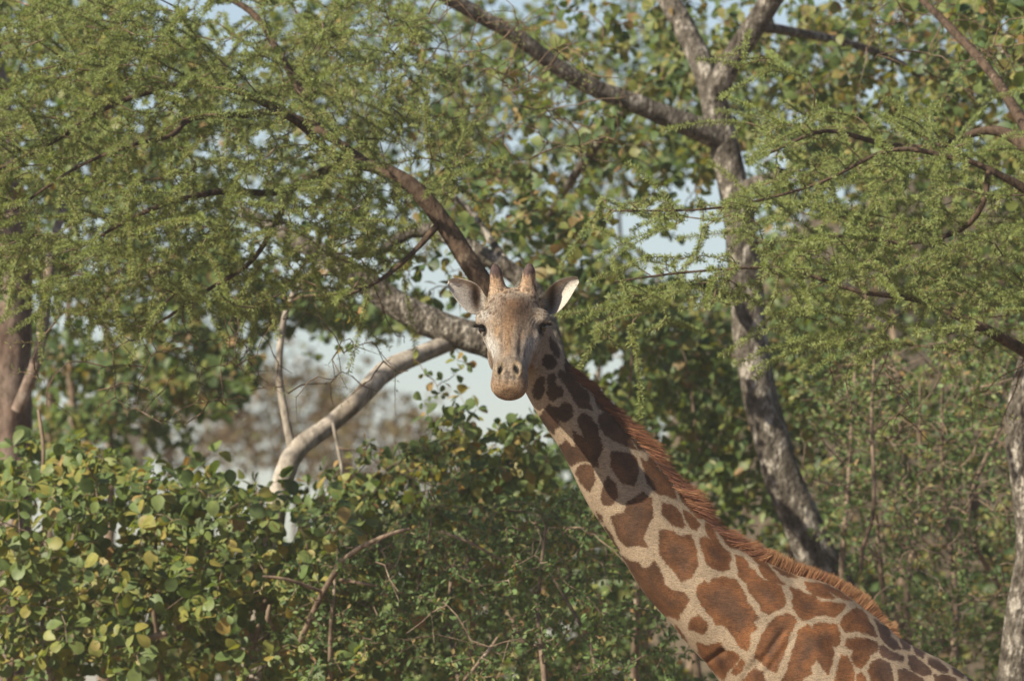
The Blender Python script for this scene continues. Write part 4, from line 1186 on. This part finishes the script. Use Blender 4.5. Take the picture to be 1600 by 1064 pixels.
gme = fast_mesh('giraffe', np.concatenate(allV), [np.concatenate(allQ)],
                {'coat': col4, 'patch': pat4, 'sdf': np.concatenate([sdf_m, z_ - .03]), 'spot': np.concatenate([spot, z_]), 'speck': np.concatenate([speck, z_]),
                 'headm': np.concatenate([head.astype(float), z_]),
                 'hco': np.concatenate([np.concatenate([H, np.ones((nv, 1))], 1), np.zeros((ne, 4))])})
bpy.data.meshes.remove(gm)

m, nt, out = new_mat('giraffe_coat')
L = nt.links.new
geo = N(nt, 'ShaderNodeNewGeometry')
def attr(n): return N(nt, 'ShaderNodeAttribute', attribute_name=n)
def math_(op, a_, b_=None, c_=None):
    n = N(nt, 'ShaderNodeMath', operation=op)
    for i, v in enumerate((a_, b_, c_)):
        if v is None: continue
        if isinstance(v, (int, float)): n.inputs[i].default_value = v
        else: L(v, n.inputs[i])
    return n.outputs[0]
# hair lies along the neck: stretch the fine noise that way
mp = N(nt, 'ShaderNodeMapping'); mp.inputs['Rotation'].default_value = (0, math.radians(-48), 0); mp.inputs['Scale'].default_value = (16, 80, 80)
L(geo.outputs['Position'], mp.inputs[0])
nf = N(nt, 'ShaderNodeTexNoise', i_Scale=2.2, i_Detail=4.0, i_Roughness=.65); L(mp.outputs[0], nf.inputs['Vector'])
nm = N(nt, 'ShaderNodeTexNoise', i_Scale=38.0, i_Detail=3.0); L(geo.outputs['Position'], nm.inputs['Vector'])
nb = N(nt, 'ShaderNodeTexNoise', i_Scale=11.0, i_Detail=4.0, i_Roughness=.6); L(geo.outputs['Position'], nb.inputs['Vector'])
sd = attr('sdf').outputs['Fac']
e1 = math_('MULTIPLY_ADD', math_('SUBTRACT', nf.outputs[0], .40), .032, sd)
e2 = math_('MULTIPLY_ADD', math_('SUBTRACT', nm.outputs[0], .5), .016, e1)
mr = N(nt, 'ShaderNodeMapRange', interpolation_type='SMOOTHSTEP'); L(e2, mr.inputs['Value'])
mr.inputs['From Min'].default_value = -.0045; mr.inputs['From Max'].default_value = .0035
# patches vary from tawny to dark inside
pv = N(nt, 'ShaderNodeMix', data_type='RGBA', blend_type='MULTIPLY'); pv.inputs[0].default_value = 1
rp = ramp(nt, [(.3, (.5, .46, .44)), (.5, (1, 1, 1)), (.7, (1.6, 1.55, 1.5))]); L(nb.outputs[0], rp.inputs[0])
L(attr('patch').outputs['Color'], pv.inputs[6]); L(rp.outputs[0], pv.inputs[7])
cvr = N(nt, 'ShaderNodeMix', data_type='RGBA', blend_type='MULTIPLY'); cvr.inputs[0].default_value = 1
rc = ramp(nt, [(.3, (.86, .85, .84)), (.7, (1.12, 1.12, 1.12))]); L(nb.outputs[0], rc.inputs[0])
L(attr('coat').outputs['Color'], cvr.inputs[6]); L(rc.outputs[0], cvr.inputs[7])
mixp = N(nt, 'ShaderNodeMix', data_type='RGBA'); L(mr.outputs[0], mixp.inputs[0]); L(cvr.outputs[2], mixp.inputs[6]); L(pv.outputs[2], mixp.inputs[7])
# small dark spots over the brow
vo = N(nt, 'ShaderNodeTexVoronoi', i_Scale=52.0, i_Randomness=1.0); L(geo.outputs['Position'], vo.inputs['Vector'])
sp = N(nt, 'ShaderNodeMapRange'); L(vo.outputs['Distance'], sp.inputs['Value'])
sp.inputs['From Min'].default_value = .50; sp.inputs['From Max'].default_value = .36
spm = math_('MULTIPLY', math_('MULTIPLY', sp.outputs[0], attr('spot').outputs['Fac']), .95)
mixs = N(nt, 'ShaderNodeMix', data_type='RGBA'); L(spm, mixs.inputs[0]); L(mixp.outputs[2], mixs.inputs[6]); mixs.inputs[7].default_value = (.07, .045, .03, 1)
# face: hair streaks along the head, speckled lips
mh = N(nt, 'ShaderNodeMapping'); mh.inputs['Scale'].default_value = (22, 120, 90); L(attr('hco').outputs['Vector'], mh.inputs[0])
nh = N(nt, 'ShaderNodeTexNoise', i_Scale=1.0, i_Detail=5.0, i_Roughness=.7); L(mh.outputs[0], nh.inputs['Vector'])
rh = ramp(nt, [(.32, (.38, .36, .34)), (.47, (.95, .95, .95)), (.68, (1.38, 1.36, 1.33))]); L(nh.outputs[0], rh.inputs[0])
mixh = N(nt, 'ShaderNodeMix', data_type='RGBA', blend_type='MULTIPLY'); L(attr('headm').outputs['Fac'], mixh.inputs[0]); L(mixs.outputs[2], mixh.inputs[6]); L(rh.outputs[0], mixh.inputs[7])
ns = N(nt, 'ShaderNodeTexNoise', i_Scale=170.0, i_Detail=2.0); L(geo.outputs['Position'], ns.inputs['Vector'])
rs = N(nt, 'ShaderNodeMapRange'); L(ns.outputs[0], rs.inputs['Value']); rs.inputs['From Min'].default_value = .47; rs.inputs['From Max'].default_value = .62
mixk = N(nt, 'ShaderNodeMix', data_type='RGBA'); L(math_('MULTIPLY', math_('MULTIPLY', rs.outputs[0], attr('speck').outputs['Fac']), .6), mixk.inputs[0]); L(mixh.outputs[2], mixk.inputs[6]); mixk.inputs[7].default_value = (.12, .06, .03, 1)
mixs = mixk
# fine hair grain
gr = N(nt, 'ShaderNodeTexNoise', i_Scale=230.0, i_Detail=2.0); L(geo.outputs['Position'], gr.inputs['Vector'])
gsum = math_('ADD', math_('MULTIPLY', nf.outputs[0], .6), math_('MULTIPLY', gr.outputs[0], .4))
rg = ramp(nt, [(.36, (.55, .53, .51)), (.5, (1, 1, 1)), (.64, (1.42, 1.40, 1.37))]); L(gsum, rg.inputs[0])
fin = N(nt, 'ShaderNodeMix', data_type='RGBA', blend_type='MULTIPLY'); fin.inputs[0].default_value = 1.0
L(mixs.outputs[2], fin.inputs[6]); L(rg.outputs[0], fin.inputs[7])
b = N(nt, 'ShaderNodeBsdfPrincipled', i_Roughness=.75)
b.inputs['Specular IOR Level'].default_value = .18
L(fin.outputs[2], b.inputs['Base Color'])
bp = N(nt, 'ShaderNodeBump', i_Strength=.5, i_Distance=.006); L(gsum, bp.inputs['Height'])
L(bp.outputs[0], b.inputs['Normal']); L(b.outputs[0], out.inputs[0])
gme.materials.append(m)
G0 = Vector((P(1330, 1000, 0)[0], 0, 0))
gme.transform(Matrix.Translation(-G0))
giraffe = bpy.data.objects.new('giraffe', gme); giraffe.location = G0
COL.objects.link(giraffe)
tag(giraffe, 'giraffe with brown patched coat turning its head to face the viewer', 'giraffe')

# ---- mane, lashes, eyes
def hair_mat(name, stops):
    mm, nt2, o2 = new_mat(name)
    at = N(nt2, 'ShaderNodeAttribute', attribute_name='rnd'); r = ramp(nt2, stops); nt2.links.new(at.outputs['Fac'], r.inputs[0])
    bb = N(nt2, 'ShaderNodeBsdfPrincipled', i_Roughness=.6); bb.inputs['Specular IOR Level'].default_value = .25
    nt2.links.new(r.outputs[0], bb.inputs['Base Color'])
    tr2 = N(nt2, 'ShaderNodeBsdfTranslucent'); nt2.links.new(r.outputs[0], tr2.inputs[0])
    ms2 = N(nt2, 'ShaderNodeMixShader'); ms2.inputs[0].default_value = .25
    nt2.links.new(bb.outputs[0], ms2.inputs[1]); nt2.links.new(tr2.outputs[0], ms2.inputs[2]); nt2.links.new(ms2.outputs[0], o2.inputs[0])
    return mm
M['mane'] = hair_mat('mane_hair', [(0, (.035, .018, .012)), (.25, (.12, .045, .024)), (.5, (.165, .066, .034)), (.75, (.25, .115, .05)), (1, (.36, .21, .105))])
M['lash'] = hair_mat('lash_hair', [(0, (.01, .008, .007)), (1, (.03, .022, .018))])

CREST = spline_rows([(868, 546, 2, -12), (888, 566, 14, -15), (915, 592, 20, -16), (960, 640, 25, -18), (1010, 694, 27, -18), (1060, 755, 27, -16), (1112, 814, 27, -10), (1150, 846, 26, 4), (1180, 866, 26, 28), (1200, 876, 26, 62), (1240, 893, 25, 66), (1290, 909, 24, 58), (1340, 937, 22, 50), (1368, 961, 17, 34), (1388, 979, 9, 5), (1404, 994, 2, -20)], 400)
def strands(n, base_fn, seg=3):
    V = []; Q = []; Rr = []
    for i in range(n):
        p, d, l, w, bend, r0, r1 = base_fn(i)
        s = unit(np.cross(d, unit(np.array([.15, -1, .1]) + RNG.normal(0, .4, 3))))
        o = len(V)
        for k in range(seg + 1):
            f = k / seg
            c = p + d * l * f + bend * f * f * l
            ww = w * (1 - .8 * f)
            V += [c - s * ww, c + s * ww]; Rr += [r0 + (r1 - r0) * f] * 2
        for k in range(seg):
            Q.append((o + 2 * k, o + 2 * k + 1, o + 2 * k + 3, o + 2 * k + 2))
    return np.array(V), np.array(Q), np.array(Rr)
clump = np.cumsum(RNG.normal(0, .5, 400)); clump = clump - np.convolve(np.pad(clump, 20, 'edge'), np.ones(41) / 41, 'valid')
NM = 21000
def mane_fn(i):
    q = RNG.random() * 399; k = int(q); c = CREST[k] + (CREST[min(k + 1, 399)] - CREST[k]) * (q - k)
    y = RNG.normal(0, .017)
    nrm = 5 * RNG.random()
    p = P(c[0] - 5, c[1] + 12 + abs(y) * 60, 0) + np.array([0, y, 0])
    ang_ = math.radians(c[3] + RNG.normal(0, 5) + 3 * clump[k])
    wob_ = math.sin(k * .55) + math.sin(k * .21 + 1)
    l = (c[2] * .92 + 9) / 400 * (.78 + .26 * RNG.random() ** .6 + .03 * clump[k]) * (1.35 if c[3] < 20 else 1.0)
    d = unit(np.array([math.cos(ang_), y * 4 + RNG.normal(0, .14), math.sin(ang_)]))
    lowf = sm(np.array(c[0]), 1120, 1210)
    r0 = np.clip(.47 + .12 * lowf - .3 * math.exp(-((c[0] - 1165) / 22) ** 2) * (RNG.random() < .7) + RNG.normal(0, .11) + .10 * clump[k] + .05 * wob_, .02, .95)
    r1 = np.clip(.38 + .48 * lowf + RNG.normal(0, .16) + .12 * clump[k], 0, 1)
    return p, d, l, RNG.uniform(.0007, .0014), np.array([RNG.normal(0, .05), 0, RNG.normal(-.05, .05)]), r0, r1
mv, mq, mr_ = strands(NM, mane_fn)
mm = fast_mesh('mane', mv - np.array(G0), [mq], {'rnd': mr_}); mm.materials.append(M['mane'])
mo = bpy.data.objects.new('mane', mm); COL.objects.link(mo); mo.parent = giraffe
tag(mo, 'short upright reddish-brown mane along the neck', kind='stuff')

me_, nt3, o3 = new_mat('eye_dark')
b3 = N(nt3, 'ShaderNodeBsdfPrincipled', i_Roughness=.05); b3.inputs['Base Color'].default_value = (.012, .008, .006, 1); b3.inputs['Specular IOR Level'].default_value = .5
nt3.links.new(b3.outputs[0], o3.inputs[0])
for cx, cy, s in ((753.0, 517.5, -1), (848.6, 514.5, 1)):
    # eyeball on the side of the skull
    c = P(cx, cy, HP(.0, 0, .012)[1] + .002); c = c + X_ * (-s * .004) + A_ * (-.016)
    V, fs = ellipsoid(c, HR, (.021, .019, .020), 24)
    me = fast_mesh('eye', V - np.array(G0), fs); me.materials.append(me_)
    eo = bpy.data.objects.new('eye', me); COL.objects.link(eo); eo.parent = giraffe
    def lash_fn(i, s=s, cx=cx, cy=cy):
        f = RNG.random()
        p = P(cx + s * (-6 + 9 * f), cy - 7.5 + 1.2 * f - RNG.random() * 1.5, c[1] - .022 + .012 * f + RNG.normal(0, .003))
        d = unit(np.array([s * RNG.uniform(.75, 1.1), RNG.uniform(-.55, .1), RNG.uniform(-.22, .08)]))
        return p, d, RNG.uniform(.022, .046), .0011, np.array([0, -.1, .12]), .2, .6
    V, Q, r = strands(110, lash_fn)
    me = fast_mesh('eyelashes', V - np.array(G0), [Q], {'rnd': r}); me.materials.append(M['lash'])
    lo_ = bpy.data.objects.new('eyelashes', me); COL.objects.link(lo_); lo_.parent = eo; lo_['kind'] = 'stuff'


# ------------------------------------------------------------------ thin veil of haze, added to lift the dark tones
def haze_box():
    lo = np.array([-70.0, -34.0, -1.5]); hi = np.array([70.0, 74.0, 13.0])
    V = np.array([[(lo, hi)[i][0], (lo, hi)[j][1], (lo, hi)[k][2]] for i in (0, 1) for j in (0, 1) for k in (0, 1)])
    F = np.array([(0, 1, 3, 2), (4, 6, 7, 5), (0, 4, 5, 1), (2, 3, 7, 6), (0, 2, 6, 4), (1, 5, 7, 3)])
    me = fast_mesh('haze', V, [F], smooth=False)
    mm, nt2, o2 = new_mat('shadow_lift_veil')
    v = N(nt2, 'ShaderNodeVolumePrincipled', i_Density=0.0007, i_Anisotropy=0.2)
    v.inputs['Color'].default_value = (.96, .92, .85, 1)
    nt2.links.new(v.outputs[0], o2.inputs['Volume'])
    me.materials.append(mm)
    o = bpy.data.objects.new('haze', me); COL.objects.link(o)
    tag(o, 'thin veil of haze added around the trees to lift the shadows', 'haze', kind='stuff')
haze_box()
